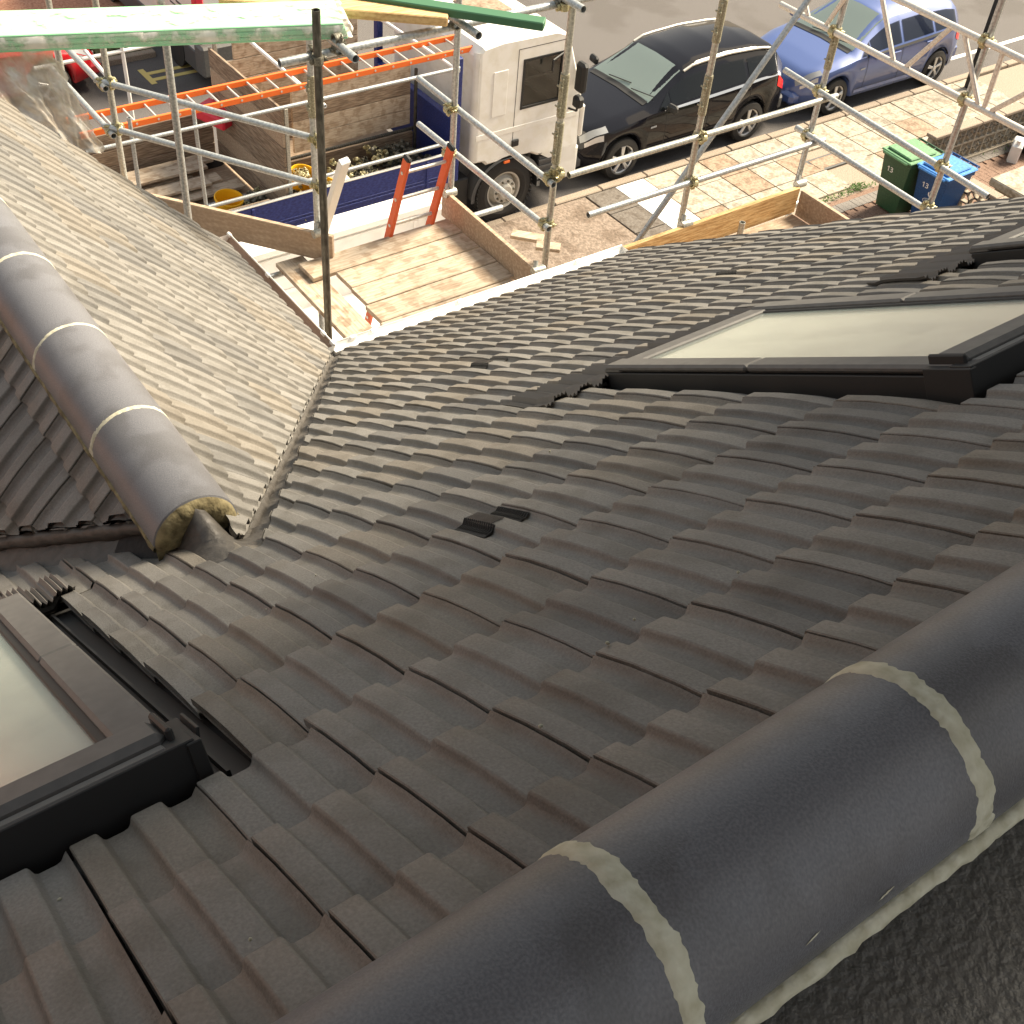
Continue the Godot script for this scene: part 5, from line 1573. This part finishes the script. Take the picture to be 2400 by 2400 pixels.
	for i in n:
		var x := rng.randf_range(5.75, 8.5); var z := rng.randf_range(-13.35, -12.56)
		var top := 0.16 + 0.22 * exp(-pow((x - 7.75) / 0.6, 2)) * (1.0 - absf(z + 13.05) * 1.2)
		if x < 6.9: top = 0.12
		var y := 0.95 + rng.randf() * maxf(top, 0.06)
		var b := Basis(Vector3(rng.randf() - 0.5, rng.randf() - 0.5, rng.randf() - 0.5).normalized(), rng.randf() * TAU)
		hs[0 if rng.randf() < 0.5 and x < 8.05 else 1].append_from(cm, 0, Transform3D(b, Vector3(x, y, z)))
	var hp := thing("coupler_heap", "heap of scaffold couplers in the lorry bed behind the blue drop side", "couplers", Vector3(7.5, 0.93, -12.95))
	for i in 2: stuff(obj("couplers", hs[i].commit(), M.coupler if i == 0 else M.coupler_dark, hp, at(Vector3(-7.5, -0.93, 12.95))))
	var sk := st()
	prism(sk, PackedVector2Array([Vector2(-0.17, 0), Vector2(0.16, -0.02), Vector2(0.2, 0.14), Vector2(0.1, 0.26), Vector2(-0.05, 0.24), Vector2(-0.2, 0.12)]), -0.13, 0.13, 0.05)
	tag(obj("sack", fin(sk), M.white, null, Transform3D(Basis(Vector3.UP, 0.3), Vector3(7.02, 1.02, -12.85))), "white sack lying among the couplers behind the drop side", "sack")

func bucket(p: Vector3, tilt: float, label: String, full: bool) -> void:
	var t := thing("bucket", label, "bucket", p, 0.0, "yellow buckets in the lorry bed")
	t.rotation = Vector3(tilt, 0, -tilt * 0.5)
	var s := st(true)
	lathe(s, Vector3.ZERO, Vector3.UP, [Vector2(0.0, 0.005), Vector2(0.13, 0.0), Vector2(0.175, 0.33), Vector2(0.188, 0.335), Vector2(0.188, 0.36), Vector2(0.176, 0.362), Vector2(0.168, 0.33), Vector2(0.125, 0.02), Vector2(0.0, 0.02)], 28)
	obj("pail", fin(s), M.yellow, t)
	if full:
		var c := SurfaceTool.new()
		var cm := coupler_mesh()
		for i in 16:
			c.append_from(cm, 0, Transform3D(Basis(Vector3(rng.randf() - 0.5, rng.randf() - 0.5, 0.3).normalized(), rng.randf() * TAU), Vector3(rng.randf_range(-0.09, 0.09), 0.3 + rng.randf_range(-0.03, 0.05), rng.randf_range(-0.09, 0.09))))
		stuff(obj("couplers", c.commit(), M.coupler, t))

func ladder(called: String, label: String, p: Vector3, q: Vector3, w: float, m: Material, pitch: float, foot := false) -> void:
	var t := thing(called, label, "ladder", p)
	var d := (q - p).normalized(); var L := p.distance_to(q)
	var sd := Vector3(0, 0, 1) if absf(d.x) > 0.6 else Vector3(1, 0, 0)
	var u := sd.cross(d).normalized()
	for e in [-0.5, 0.5]:
		var s := st()
		bx(s, Transform3D(Basis(d, u, sd), d * L * 0.5 + sd * w * e), Vector3(L, 0.075, 0.032), 0.006)
		obj("stringer", fin(s), m, t)
		for k in 2:
			var c := st()
			bx(c, Transform3D(Basis(d, u, sd), d * (L if k else 0.0) + sd * w * e), Vector3(0.04, 0.085, 0.042), 0.014)
			obj("end_cap", fin(c), M.black, t)
	for i in int(L / pitch):
		var r := st(true)
		var c := d * (0.15 + i * pitch)
		cyl(r, c - sd * (w * 0.5 + 0.02), c + sd * (w * 0.5 + 0.02), 0.014, 0.014, 8)
		obj("rung", fin(r), M.alu, t)

# ---------------------------------------------------------------- scaffold
var coup: ArrayMesh
func coupler_mesh() -> ArrayMesh:
	# right-angle coupler: two hinged collars at a right angle, with flaps, bolts and nuts; first tube along y at z = 0, second along x at z = 0.055
	if coup: return coup
	var s := st(true)
	for e in 2:
		var ax := Vector3.UP if e == 0 else Vector3.RIGHT
		var c := Vector3.ZERO if e == 0 else Vector3(0, 0, 0.055)
		lathe(s, c - ax * 0.024, ax, [Vector2(0.0245, 0), Vector2(0.032, 0.0), Vector2(0.034, 0.008), Vector2(0.034, 0.04), Vector2(0.032, 0.048), Vector2(0.0245, 0.048)], 12)
		var o := Vector3.RIGHT if e == 0 else Vector3.UP
		bx(s, at(c + o * 0.042), Vector3(0.022, 0.03, 0.03) if e == 0 else Vector3(0.03, 0.022, 0.03), 0.004)
		bx(s, at(c - o * 0.04), Vector3(0.02, 0.036, 0.02) if e == 0 else Vector3(0.036, 0.02, 0.02), 0.004)
		cyl(s, c + o * 0.046 - Vector3(0, 0, 0.03), c + o * 0.046 + Vector3(0, 0, 0.045), 0.006, 0.006, 6)
		cyl(s, c + o * 0.046 + Vector3(0, 0, 0.015), c + o * 0.046 + Vector3(0, 0, 0.03), 0.012, 0.012, 6)
	bx(s, at(Vector3(0, 0, 0.0275)), Vector3(0.04, 0.04, 0.02), 0.004)
	coup = fin(s)
	return coup

# coupler at p on an upright; along = horizontal direction of the second tube, away = from the upright to it
func coupler(t: Node3D, p: Vector3, along: Vector3, away: Vector3, m := "coupler") -> void:
	obj("coupler", coupler_mesh(), M[m], t, Transform3D(Basis(along, along.cross(away) * -1.0 if along.cross(away).y < 0 else along.cross(away), away), p))

func sleeve(t: Node3D, p: Vector3) -> void:
	# sleeve coupler joining two lengths of upright
	var s := st(true)
	lathe(s, p - Vector3(0, 0.15, 0), Vector3.UP, [Vector2(0.024, 0), Vector2(0.03, 0.0), Vector2(0.031, 0.01), Vector2(0.031, 0.29), Vector2(0.03, 0.3), Vector2(0.024, 0.3)], 14)
	for e in [-0.07, 0.07]:
		bx(s, at(p + Vector3(-0.036, e, 0.01)), Vector3(0.02, 0.06, 0.02), 0.004)
		cyl(s, p + Vector3(-0.04, e, -0.02), p + Vector3(-0.04, e, 0.04), 0.007, 0.007, 6)
	bx(s, at(p + Vector3(-0.03, 0, 0.016)), Vector3(0.014, 0.26, 0.024), 0.003)
	obj("sleeve_coupler", fin(s), M.sleeve, t)

func build_scaffold() -> void:
	var t := thing("scaffold", "galvanised tube scaffold with guard rails and toe boards round the front eaves", "scaffold", Vector3(4.9, 0, -5.87))
	var o := Vector3(-4.9, 0, 5.87)
	# uprights: x, z, top, bottom
	var ups := [[2.775, -9.6, 6.35, 0.0, "galv_warm"], [2.78, -8.5, 6.35, 0.0, "galv_warm"], [2.68, -7.0, 6.4, 4.2, "galv"], [3.69, -7.06, 5.95, 0.0, "galv"], [4.86, -7.03, 6.3, 0.0, "galv"], [4.93, -5.87, 6.46, 0.0, "galv_warm"], [6.21, -5.8, 7.6, 0.0, "galv_warm"], [7.6, -5.87, 7.6, 0.0, "galv"], [7.6, -4.6, 7.6, 3.0, "galv"], [3.11, -5.86, 6.68, 4.0, "galv_dark"], [6.62, -5.53, 4.54, 0.0, "galv_warm"]]
	for u in ups:
		obj("upright_tube", tubem(o + Vector3(u[0], u[3], u[1]), o + Vector3(u[0], u[2], u[1]), 0.02415, 18), M[u[4]], t)
	for p in [Vector3(3.69, 5.55, -7.06), Vector3(4.93, 5.8, -5.87), Vector3(4.93, 5.46, -5.87), Vector3(6.21, 6.1, -5.8), Vector3(6.21, 5.56, -5.8), Vector3(7.6, 5.6, -5.87)]:
		sleeve(t, o + p)
	# rails: from, to, material
	var f := 0.055
	var rl := [[Vector3(4.98, 5.25, -5.83 + f), Vector3(7.68, 5.25, -5.83 + f), "galv_warm"], [Vector3(5.2, 4.88, -5.82 + f), Vector3(7.66, 4.88, -5.82 + f), "galv"],
		[Vector3(4.93 - f, 5.23, -7.56), Vector3(4.93 - f, 5.19, -5.8), "galv"], [Vector3(4.93 - f, 4.86, -7.54), Vector3(4.93 - f, 4.84, -5.8), "galv"],
		[Vector3(7.6 - f, 5.3, -6.24), Vector3(7.6 - f, 5.22, -4.14), "galv"], [Vector3(7.6 - f, 4.92, -5.98), Vector3(7.6 - f, 4.88, -4.3), "galv"],
		[Vector3(2.7, 5.25, -8.55), Vector3(3.72, 5.24, -7.02), "galv"], [Vector3(2.7, 4.89, -8.55), Vector3(3.72, 4.88, -7.02), "galv"],
		[Vector3(2.78 - f, 5.23, -9.7), Vector3(2.78 - f, 5.23, -8.42), "galv"], [Vector3(2.78 - f, 4.86, -9.7), Vector3(2.78 - f, 4.86, -8.42), "galv"],
		[Vector3(2.9, 6.4, -5.86 - f), Vector3(5.35, 6.4, -5.86 - f), "galv"],
		[Vector3(3.26, 6.45, -6.02), Vector3(3.25, 6.45, -5.68), "galv"], [Vector3(4.07, 6.45, -7.3), Vector3(4.05, 6.45, -5.64), "galv"], [Vector3(4.85, 6.45, -7.3), Vector3(4.86, 6.45, -5.68), "galv"], [Vector3(5.75, 6.5, -5.9), Vector3(6.3, 6.5, -5.86), "galv"],
		[Vector3(7.5, 6.26, -5.97), Vector3(5.62, 3.93, -5.97), "galv"], [Vector3(2.6, 4.22, -7.06), Vector3(5.4, 4.22, -7.06), "galv"], [Vector3(4.8, 4.22, -5.9), Vector3(7.8, 4.22, -5.9), "galv"], [Vector3(2.9, 4.22, -5.3), Vector3(7.8, 4.22, -5.3), "galv"]]
	for r in rl:
		obj("rail_tube", tubem(o + r[0], o + r[1], 0.02415, 16), M[r[2]], t)
	for q in [[Vector3(6.21, 5.25, -5.8), Vector3.RIGHT, Vector3.BACK], [Vector3(6.21, 4.88, -5.8), Vector3.RIGHT, Vector3.BACK], [Vector3(7.6, 5.28, -5.87), Vector3.BACK, Vector3.LEFT], [Vector3(7.6, 4.9, -5.87), Vector3.BACK, Vector3.LEFT], [Vector3(7.6, 5.24, -4.6), Vector3.BACK, Vector3.LEFT], [Vector3(7.6, 4.9, -4.6), Vector3.BACK, Vector3.LEFT], [Vector3(4.93, 5.2, -5.87), Vector3.BACK, Vector3.LEFT], [Vector3(4.93, 4.84, -5.87), Vector3.BACK, Vector3.LEFT], [Vector3(4.93, 5.25, -5.87), Vector3.RIGHT, Vector3.BACK], [Vector3(4.86, 5.22, -7.03), Vector3.BACK, Vector3.LEFT], [Vector3(4.86, 4.86, -7.03), Vector3.BACK, Vector3.LEFT], [Vector3(2.78, 5.23, -8.5), Vector3.BACK, Vector3.LEFT], [Vector3(2.78, 4.86, -8.5), Vector3.BACK, Vector3.LEFT], [Vector3(2.78, 5.25, -8.5), Vector3.RIGHT, Vector3.BACK], [Vector3(2.78, 4.89, -8.5), Vector3.RIGHT, Vector3.BACK], [Vector3(3.69, 5.24, -7.06), Vector3.RIGHT, Vector3.BACK], [Vector3(3.69, 4.88, -7.06), Vector3.RIGHT, Vector3.BACK], [Vector3(4.86, 6.4, -5.87), Vector3.RIGHT, Vector3.FORWARD]]:
		coupler(t, o + q[0], q[1], q[2])
	coupler(t, o + Vector3(3.11, 6.4, -5.86), Vector3.RIGHT, Vector3.FORWARD, "coupler_dark")
	for x in [3.26, 4.06, 4.86]: coupler(t, o + Vector3(x, 6.42, -5.9), Vector3.RIGHT, Vector3.UP, "coupler_dark")
	# toe boards
	var tbs := [[Vector3(2.3, 4.3, -8.72), Vector3(3.73, 4.3, -6.9), "stain"], [Vector3(4.83, 4.3, -7.08), Vector3(4.8, 4.3, -5.74), "stain"], [Vector3(4.97, 4.3, -5.72), Vector3(7.46, 4.3, -5.73), "wood_new"], [Vector3(7.45, 4.3, -5.68), Vector3(7.44, 4.3, -4.7), "stain"]]
	for b in tbs:
		obj("toe_board", plank(o + b[0], o + b[1], 0.038, 0.228, 0.004), M[b[2]], t)
	for p in [Vector3(3.66, 4.53, -7.0), Vector3(4.84, 4.53, -7.03), Vector3(4.8, 4.53, -5.8), Vector3(6.21, 4.53, -5.76), Vector3(7.5, 4.53, -5.78)]:
		var cs := st(true)
		cyl(cs, o + p + Vector3(-0.05, 0.0, 0.02), o + p + Vector3(0.05, 0.0, 0.02), 0.034, 0.034, 10)
		cyl(cs, o + p + Vector3(-0.02, 0.01, 0.01), o + p + Vector3(0.0, 0.06, -0.02), 0.02, 0.02, 8)
		obj("board_clip", fin(cs), M.galv_warm, t)
	# lattice beam along the right-hand bay
	var lb := node("lattice_beam", t)
	var bx_ := 7.55
	for y in [5.755, 6.175]:
		obj("chord", tubem(o + Vector3(bx_, y, -6.44 if y < 6 else -6.6), o + Vector3(bx_, y, -3.9), 0.0242, 16), M.alu, lb)
	for w in [[-6.42, -6.14], [-5.78, -5.95], [-5.53, -5.26], [-4.88, -5.14], [-4.76, -4.47], [-4.43, -4.42], [-4.0, -4.36]]:
		var ws := st()
		var pa := o + Vector3(bx_, 6.16, w[0]); var pb := o + Vector3(bx_, 5.77, w[1])
		var d := (pb - pa).normalized()
		bx(ws, Transform3D(Basis(d, Vector3.RIGHT.cross(d).normalized(), Vector3.RIGHT), (pa + pb) * 0.5), Vector3(pa.distance_to(pb), 0.034, 0.028), 0.006)
		obj("brace", fin(ws), M.alu, lb)
	for p in [Vector3(7.6, 5.755, -4.6), Vector3(7.6, 6.175, -4.6), Vector3(7.6, 5.755, -5.87)]:
		coupler(t, o + p, Vector3.BACK, Vector3.LEFT)
	# deck boards
	var dk := [
		["outermost deck board, at the front edge of the platform beside the ladder", Vector3(3.46, 4.305, -6.84), Vector3(4.79, 4.305, -6.85), "wood"],
		["second deck board from the front edge of the platform", Vector3(3.65, 4.3, -6.61), Vector3(4.79, 4.3, -6.62), "wood"],
		["middle deck board of the platform with a dusty right end", Vector3(3.64, 4.303, -6.375), Vector3(4.79, 4.303, -6.38), "wood"],
		["fourth deck board from the front edge, next to the one at the gutter", Vector3(3.62, 4.3, -6.14), Vector3(4.79, 4.3, -6.15), "wood"],
		["deck board of the platform nearest the white gutter", Vector3(3.6, 4.302, -5.905), Vector3(4.74, 4.302, -5.91), "wood"],
		["deck board inside the yellow toe board, nearest to it", Vector3(5.0, 4.28, -5.57), Vector3(7.4, 4.28, -5.57), "stain"],
		["deck board inside the yellow toe board, nearest the tiles", Vector3(5.0, 4.28, -5.33), Vector3(7.4, 4.28, -5.33), "stain"]]
	for b in dk:
		var m := plank(b[1], b[2], 0.224, 0.038, 0.005)
		tag(obj("scaffold_board", m, M[b[3]]), b[0], "scaffold board", "boards of the scaffold platform")
	var dz := [["long scaffold board running back along the wing, right of the gap", Vector3(3.46, 4.262, -7.1), Vector3(3.44, 4.262, -5.2), "wood_z"], ["scaffold board directly beside the brown gutter of the wing", Vector3(3.1, 4.262, -7.5), Vector3(3.12, 4.262, -5.2), "wood_z"], ["scaffold board hidden close under the brown gutter of the wing", Vector3(2.86, 4.262, -7.6), Vector3(2.87, 4.262, -5.2), "wood_z"]]
	for b in dz:
		tag(obj("scaffold_board", plank(b[1], b[2], 0.226, 0.038, 0.005), M[b[3]]), b[0], "scaffold board", "boards of the scaffold platform")
	# offcuts on the toe board
	for q in [[Vector3(4.93, 4.5, -6.3), Vector3(5.1, 4.5, -6.12), "square pale timber offcut lying outside the right toe board, the larger one"], [Vector3(5.0, 4.5, -6.08), Vector3(5.14, 4.5, -5.96), "narrow pale timber offcut lying outside the right toe board, nearer the pole"]]:
		tag(obj("offcut", plank(q[0], q[1], 0.1, 0.03, 0.004), M.wood), q[2], "offcut")
	ladder("access_ladder", "weathered orange access ladder rising through the deck at its outer edge", Vector3(4.2, 0.1, -8.05), Vector3(4.49, 5.06, -6.79), 0.38, M.orange_dull, 0.255)
	var wt := st()
	var p0 := Vector3(3.78, 4.3, -7.2); var p1 := Vector3(3.62, 5.35, -6.5)
	bx(wt, Transform3D(Basis((p1 - p0).normalized(), Vector3(1, 0.1, 0).normalized(), (p1 - p0).normalized().cross(Vector3(1, 0.1, 0).normalized())), (p0 + p1) * 0.5).orthonormalized(), Vector3(p0.distance_to(p1), 0.075, 0.05), 0.006)
	tag(obj("downpipe_length", fin(wt), M.white), "white plastic length standing on the deck beside the dark pole", "plastic length")
	# materials laid over the top tubes
	wrapped_bundle()
	var yp := plank(Vector3(2.9, 6.475, -6.62), Vector3(3.96, 6.475, -5.83), 0.15, 0.055, 0.006)
	tag(obj("yellow_plank", yp, M.wood_new), "yellow timber plank laid across the top scaffold tubes under the green strip", "plank")
	var gp := st()
	var ga := Vector3(2.6, 6.53, -7.3); var gb := Vector3(4.38, 6.53, -5.45)
	var gd := (gb - ga).normalized()
	bx(gp, Transform3D(Basis(gd, Vector3.UP, gd.cross(Vector3.UP)), (ga + gb) * 0.5), Vector3(ga.distance_to(gb), 0.05, 0.1), 0.006)
	tag(obj("green_strip", fin(gp), M.green_plank), "dark green strip laid over the yellow plank above the lorry cab", "strip")

func wrapped_bundle() -> void:
	var t := thing("wrapped_bundle", "long bundle of green boards wrapped in crumpled clear film on the top tubes", "bundle", Vector3(2.4, 6.45, -6.4))
	var a := Vector3(-0.2, 6.455, -7.38); var b := Vector3(3.42, 6.455, -6.06)
	var o := -Vector3(2.4, 6.45, -6.4)
	# direction and width taken along the bundle
	var d := (b - a).normalized(); var sd := d.cross(Vector3.UP).normalized()
	var L := a.distance_to(b)
	for i in 3:
		var s := st()
		bx(s, Transform3D(Basis(d, Vector3.UP, d.cross(Vector3.UP)), o + (a + b) * 0.5 + Vector3(0, 0.016 + i * 0.031, 0)), Vector3(L - 0.06 - i * 0.02, 0.029, 0.33), 0.004)
		obj("board", fin(s), M.green_board, t)
	var nz := FastNoiseLite.new(); nz.seed = 17; nz.frequency = 1.0; nz.fractal_octaves = 3
	var s2 := st(true)
	var rows := []
	var n := 150; var m := 20
	for i in n + 1:
		var u := float(i) / n
		var puff := 0.012 + 0.05 * smoothstep(0.55, 0.1, u)
		var row := []
		for k in m + 1:
			var th := TAU * k / m
			var cx := signf(cos(th)) * pow(absf(cos(th)), 0.45) * 0.172; var cy := signf(sin(th)) * pow(absf(sin(th)), 0.45) * 0.052 + 0.047
			var h := nz.get_noise_3d(u * 34.0 + cx * 4.0, cx * 6.0, cy * 14.0)
			var r := 1.0 + puff * (0.6 + h) * 3.0
			if i == 0 or i == n: r *= 0.55
			row.append(o + a + d * (L * u + 0.03 * h) + sd * cx * (1.0 + puff * h * 2.0) + Vector3(0, maxf(cy * r, -0.01), 0))
		rows.append(row)
	for i in n:
		for k in m: quad(s2, rows[i][k], rows[i][k + 1], rows[i + 1][k + 1], rows[i + 1][k])
	obj("film", fin(s2), M.film, t)

func hanging_sheet() -> void:
	# clear polythene hanging from the bundle over the gable verge
	var nz := FastNoiseLite.new(); nz.seed = 23; nz.frequency = 1.0; nz.fractal_octaves = 3
	var s := st(true)
	var tl := Vector3(1.3, 6.44, -6.72); var tr := Vector3(1.87, 6.45, -6.58)
	var bl := Vector3(1.62, 6.02, -6.33); var br := Vector3(1.98, 5.9, -6.3)
	var n := 40
	var g := []
	for i in n + 1:
		var row := []
		for k in n + 1:
			var u := k / float(n); var v := i / float(n)
			var p := tl.lerp(tr, u).lerp(bl.lerp(br, u), v)
			var h := nz.get_noise_2d(u * 5.0, v * 2.0)
			p += Vector3(0.3, 0.1, 1).normalized() * (0.05 * h + 0.03 * sin(u * 17.0) * v)
			p += Vector3(0.03 * nz.get_noise_2d(v * 6, 30.0), 0, 0) * (1.0 if k == 0 or k == n else 0.4)
			row.append(p)
		g.append(row)
	for i in n:
		for k in n: quad(s, g[i][k], g[i][k + 1], g[i + 1][k + 1], g[i + 1][k])
	tag(obj("polythene_sheet", fin(s), M.sheet), "torn milky polythene sheet hanging from the bundle over the gable edge", "sheet")

func build_temporary_roof() -> void:
	# the sheeted scaffold roof that stands over the ridge and the flat roof behind it, above the photograph's view
	var t := thing("temporary_roof", "sheeted temporary roof on scaffold tubes standing over the ridge", "scaffold roof", Vector3(2.5, 8.12, 0.5))
	var o := -Vector3(2.5, 8.12, 0.5)
	for i in 14:
		var s := st()
		for k in 10:
			var x := -5.5 + i * 1.0 + k * 0.1
			quad(s, o + Vector3(x, 10.28, -2.1), o + Vector3(x + 0.05, 10.31, -2.1), o + Vector3(x + 0.05, 10.31, 0.5), o + Vector3(x, 10.28, 0.5))
			quad(s, o + Vector3(x + 0.05, 10.31, -2.1), o + Vector3(x + 0.1, 10.28, -2.1), o + Vector3(x + 0.1, 10.28, 0.5), o + Vector3(x + 0.05, 10.31, 0.5))
		obj("roof_sheet", fin(s), M.galv_dark, t)
	for z in [-2.0, -0.7, 0.4]: obj("beam_tube", tubem(o + Vector3(-5.6, 10.22, z), o + Vector3(8.6, 10.22, z)), M.galv, t)
	for x in [-5.2, 8.3]:
		for z in [0.46, 2.9]: obj("upright_tube", tubem(o + Vector3(x, 8.12, z), o + Vector3(x, 10.4, z)), M.galv, t)
	for x in [-5.2, 8.3]: obj("beam_tube", tubem(o + Vector3(x, 10.16, -2.1), o + Vector3(x, 10.16, 3.0)), M.galv, t)

func build_van() -> void:
	var t := thing("parked_van", "white van with a printed side and grey skirt parked across the street", "van", Vector3(8.6, 0, -20.9))
	var o := Vector3(-8.6, 0, 20.9)
	var s := st()
	prism(s, PackedVector2Array([Vector2(7.62, 0.55), Vector2(9.6, 0.55), Vector2(9.55, 1.6), Vector2(9.4, 2.3), Vector2(7.82, 2.3), Vector2(7.67, 1.6)]), -23.4, -18.45, 0.06)
	obj("body", fin(s), M.cab, t, at(o))
	obj("skirt", bcm(o + Vector3(7.6, 0.18, -23.3), o + Vector3(9.62, 0.56, -18.42), 0.03), M.grey_plastic, t)
	obj("bumper", bcm(o + Vector3(7.58, 0.2, -18.6), o + Vector3(9.64, 0.72, -18.28), 0.04), M.clad, t)
	for x in [7.62, 9.46]: obj("tail_lamp", bcm(o + Vector3(x, 0.75, -18.6), o + Vector3(x + 0.14, 1.5, -18.42), 0.02), M.red_plastic, t)
	for z in [-19.4, -22.4]:
		for x in [7.6, 9.62]: 
			var w := st(true)
			lathe(w, o + Vector3(x - 0.02, 0.34, z), Vector3.RIGHT, [Vector2(0, 0), Vector2(0.2, 0), Vector2(0.34, 0.01), Vector2(0.34, 0.04), Vector2(0, 0.04)], 24)
			obj("wheel", fin(w), M.rubber, t)
	# printing on the side
	var tm := TextMesh.new()
	tm.text = "SERVICE"; tm.font_size = 16; tm.pixel_size = 0.014; tm.depth = 0.004
	obj("lettering", tm, M.grey_plastic, t, Transform3D(Basis(Vector3.UP, -PI * 0.5), o + Vector3(7.655, 1.35, -20.2)))
	var ln := st()
	for r in 5:
		var z := -21.2
		while z < -19.0:
			var l := rng.randf_range(0.08, 0.3)
			bc(ln, o + Vector3(7.64, 1.12 - r * 0.09, z), o + Vector3(7.655, 1.15 - r * 0.09, z + l))
			z += l + 0.06
	obj("print", fin(ln), M.grey_plastic, t)
	var rr := st(true)
	for z in [-19.2, -20.6, -22.0]: rod(rr, [o + Vector3(7.8, 2.36, z), o + Vector3(9.4, 2.36, z)], 0.015, 6)
	obj("roof_bar", fin(rr), M.grey_plastic, t)

func _ready() -> void:
	rng.seed = 7
	# camera
	var cam := Camera3D.new()
	cam.name = "camera"
	cam.fov = 46.2175
	cam.near = 0.05; cam.far = 1200.0
	cam.transform = Transform3D(Basis(Vector3(0.81193, 0.07436, 0.579), Vector3(0.36252, 0.71318, -0.59996), Vector3(-0.45755, 0.69702, 0.55209)).orthonormalized(), Vector3(0, 9.36, 0))
	add_child(cam)
	# light: bright overcast sky, soft sun from the right of the street
	var we := WorldEnvironment.new()
	we.name = "sky"
	var env := Environment.new()
	env.background_mode = Environment.BG_SKY
	var sky := Sky.new()
	var pm := ProceduralSkyMaterial.new()
	pm.sky_top_color = Color(0.78, 0.81, 0.84)
	pm.sky_horizon_color = Color(0.93, 0.91, 0.87)
	pm.sky_curve = 0.25
	pm.ground_horizon_color = Color(0.6, 0.57, 0.52)
	pm.ground_bottom_color = Color(0.35, 0.32, 0.28)
	pm.sun_angle_max = 0.0
	sky.sky_material = pm
	env.sky = sky
	env.background_energy_multiplier = 0.36
	env.tonemap_mode = Environment.TONE_MAPPER_LINEAR
	env.tonemap_exposure = 2.95
	env.sdfgi_enabled = true; env.ssao_enabled = true; env.ssil_enabled = true
	we.environment = env
	add_child(we)
	var sun := DirectionalLight3D.new()
	sun.name = "sun"
	sun.light_energy = 1.6
	sun.light_color = Color(1.0, 0.94, 0.84)
	sun.light_angular_distance = 24.0
	sun.shadow_enabled = true
	sun.look_at_from_position(Vector3(7.0, 6.4, 0.1), Vector3.ZERO)
	add_child(sun)
	make_materials()
	build_ground()
	build_house()
	build_temporary_roof()
	build_scaffold()
	hanging_sheet()
	build_lorry()
	car("black estate car with silver roof rails parked in front of the lorry", "cars parked along the near kerb", Vector3(11.98, 0, -13.54), 0.0, "paint_black", "suv")
	car("blue hatchback parked behind the black car at the near kerb", "cars parked along the near kerb", Vector3(16.8, 0, -13.54), 0.0, "paint_blue", "hatch")
	car("red car parked on the far side of the street facing right", "", Vector3(5.25, 0, -19.75), PI, "paint_red", "coupe")
	build_van()
	build_street_things()
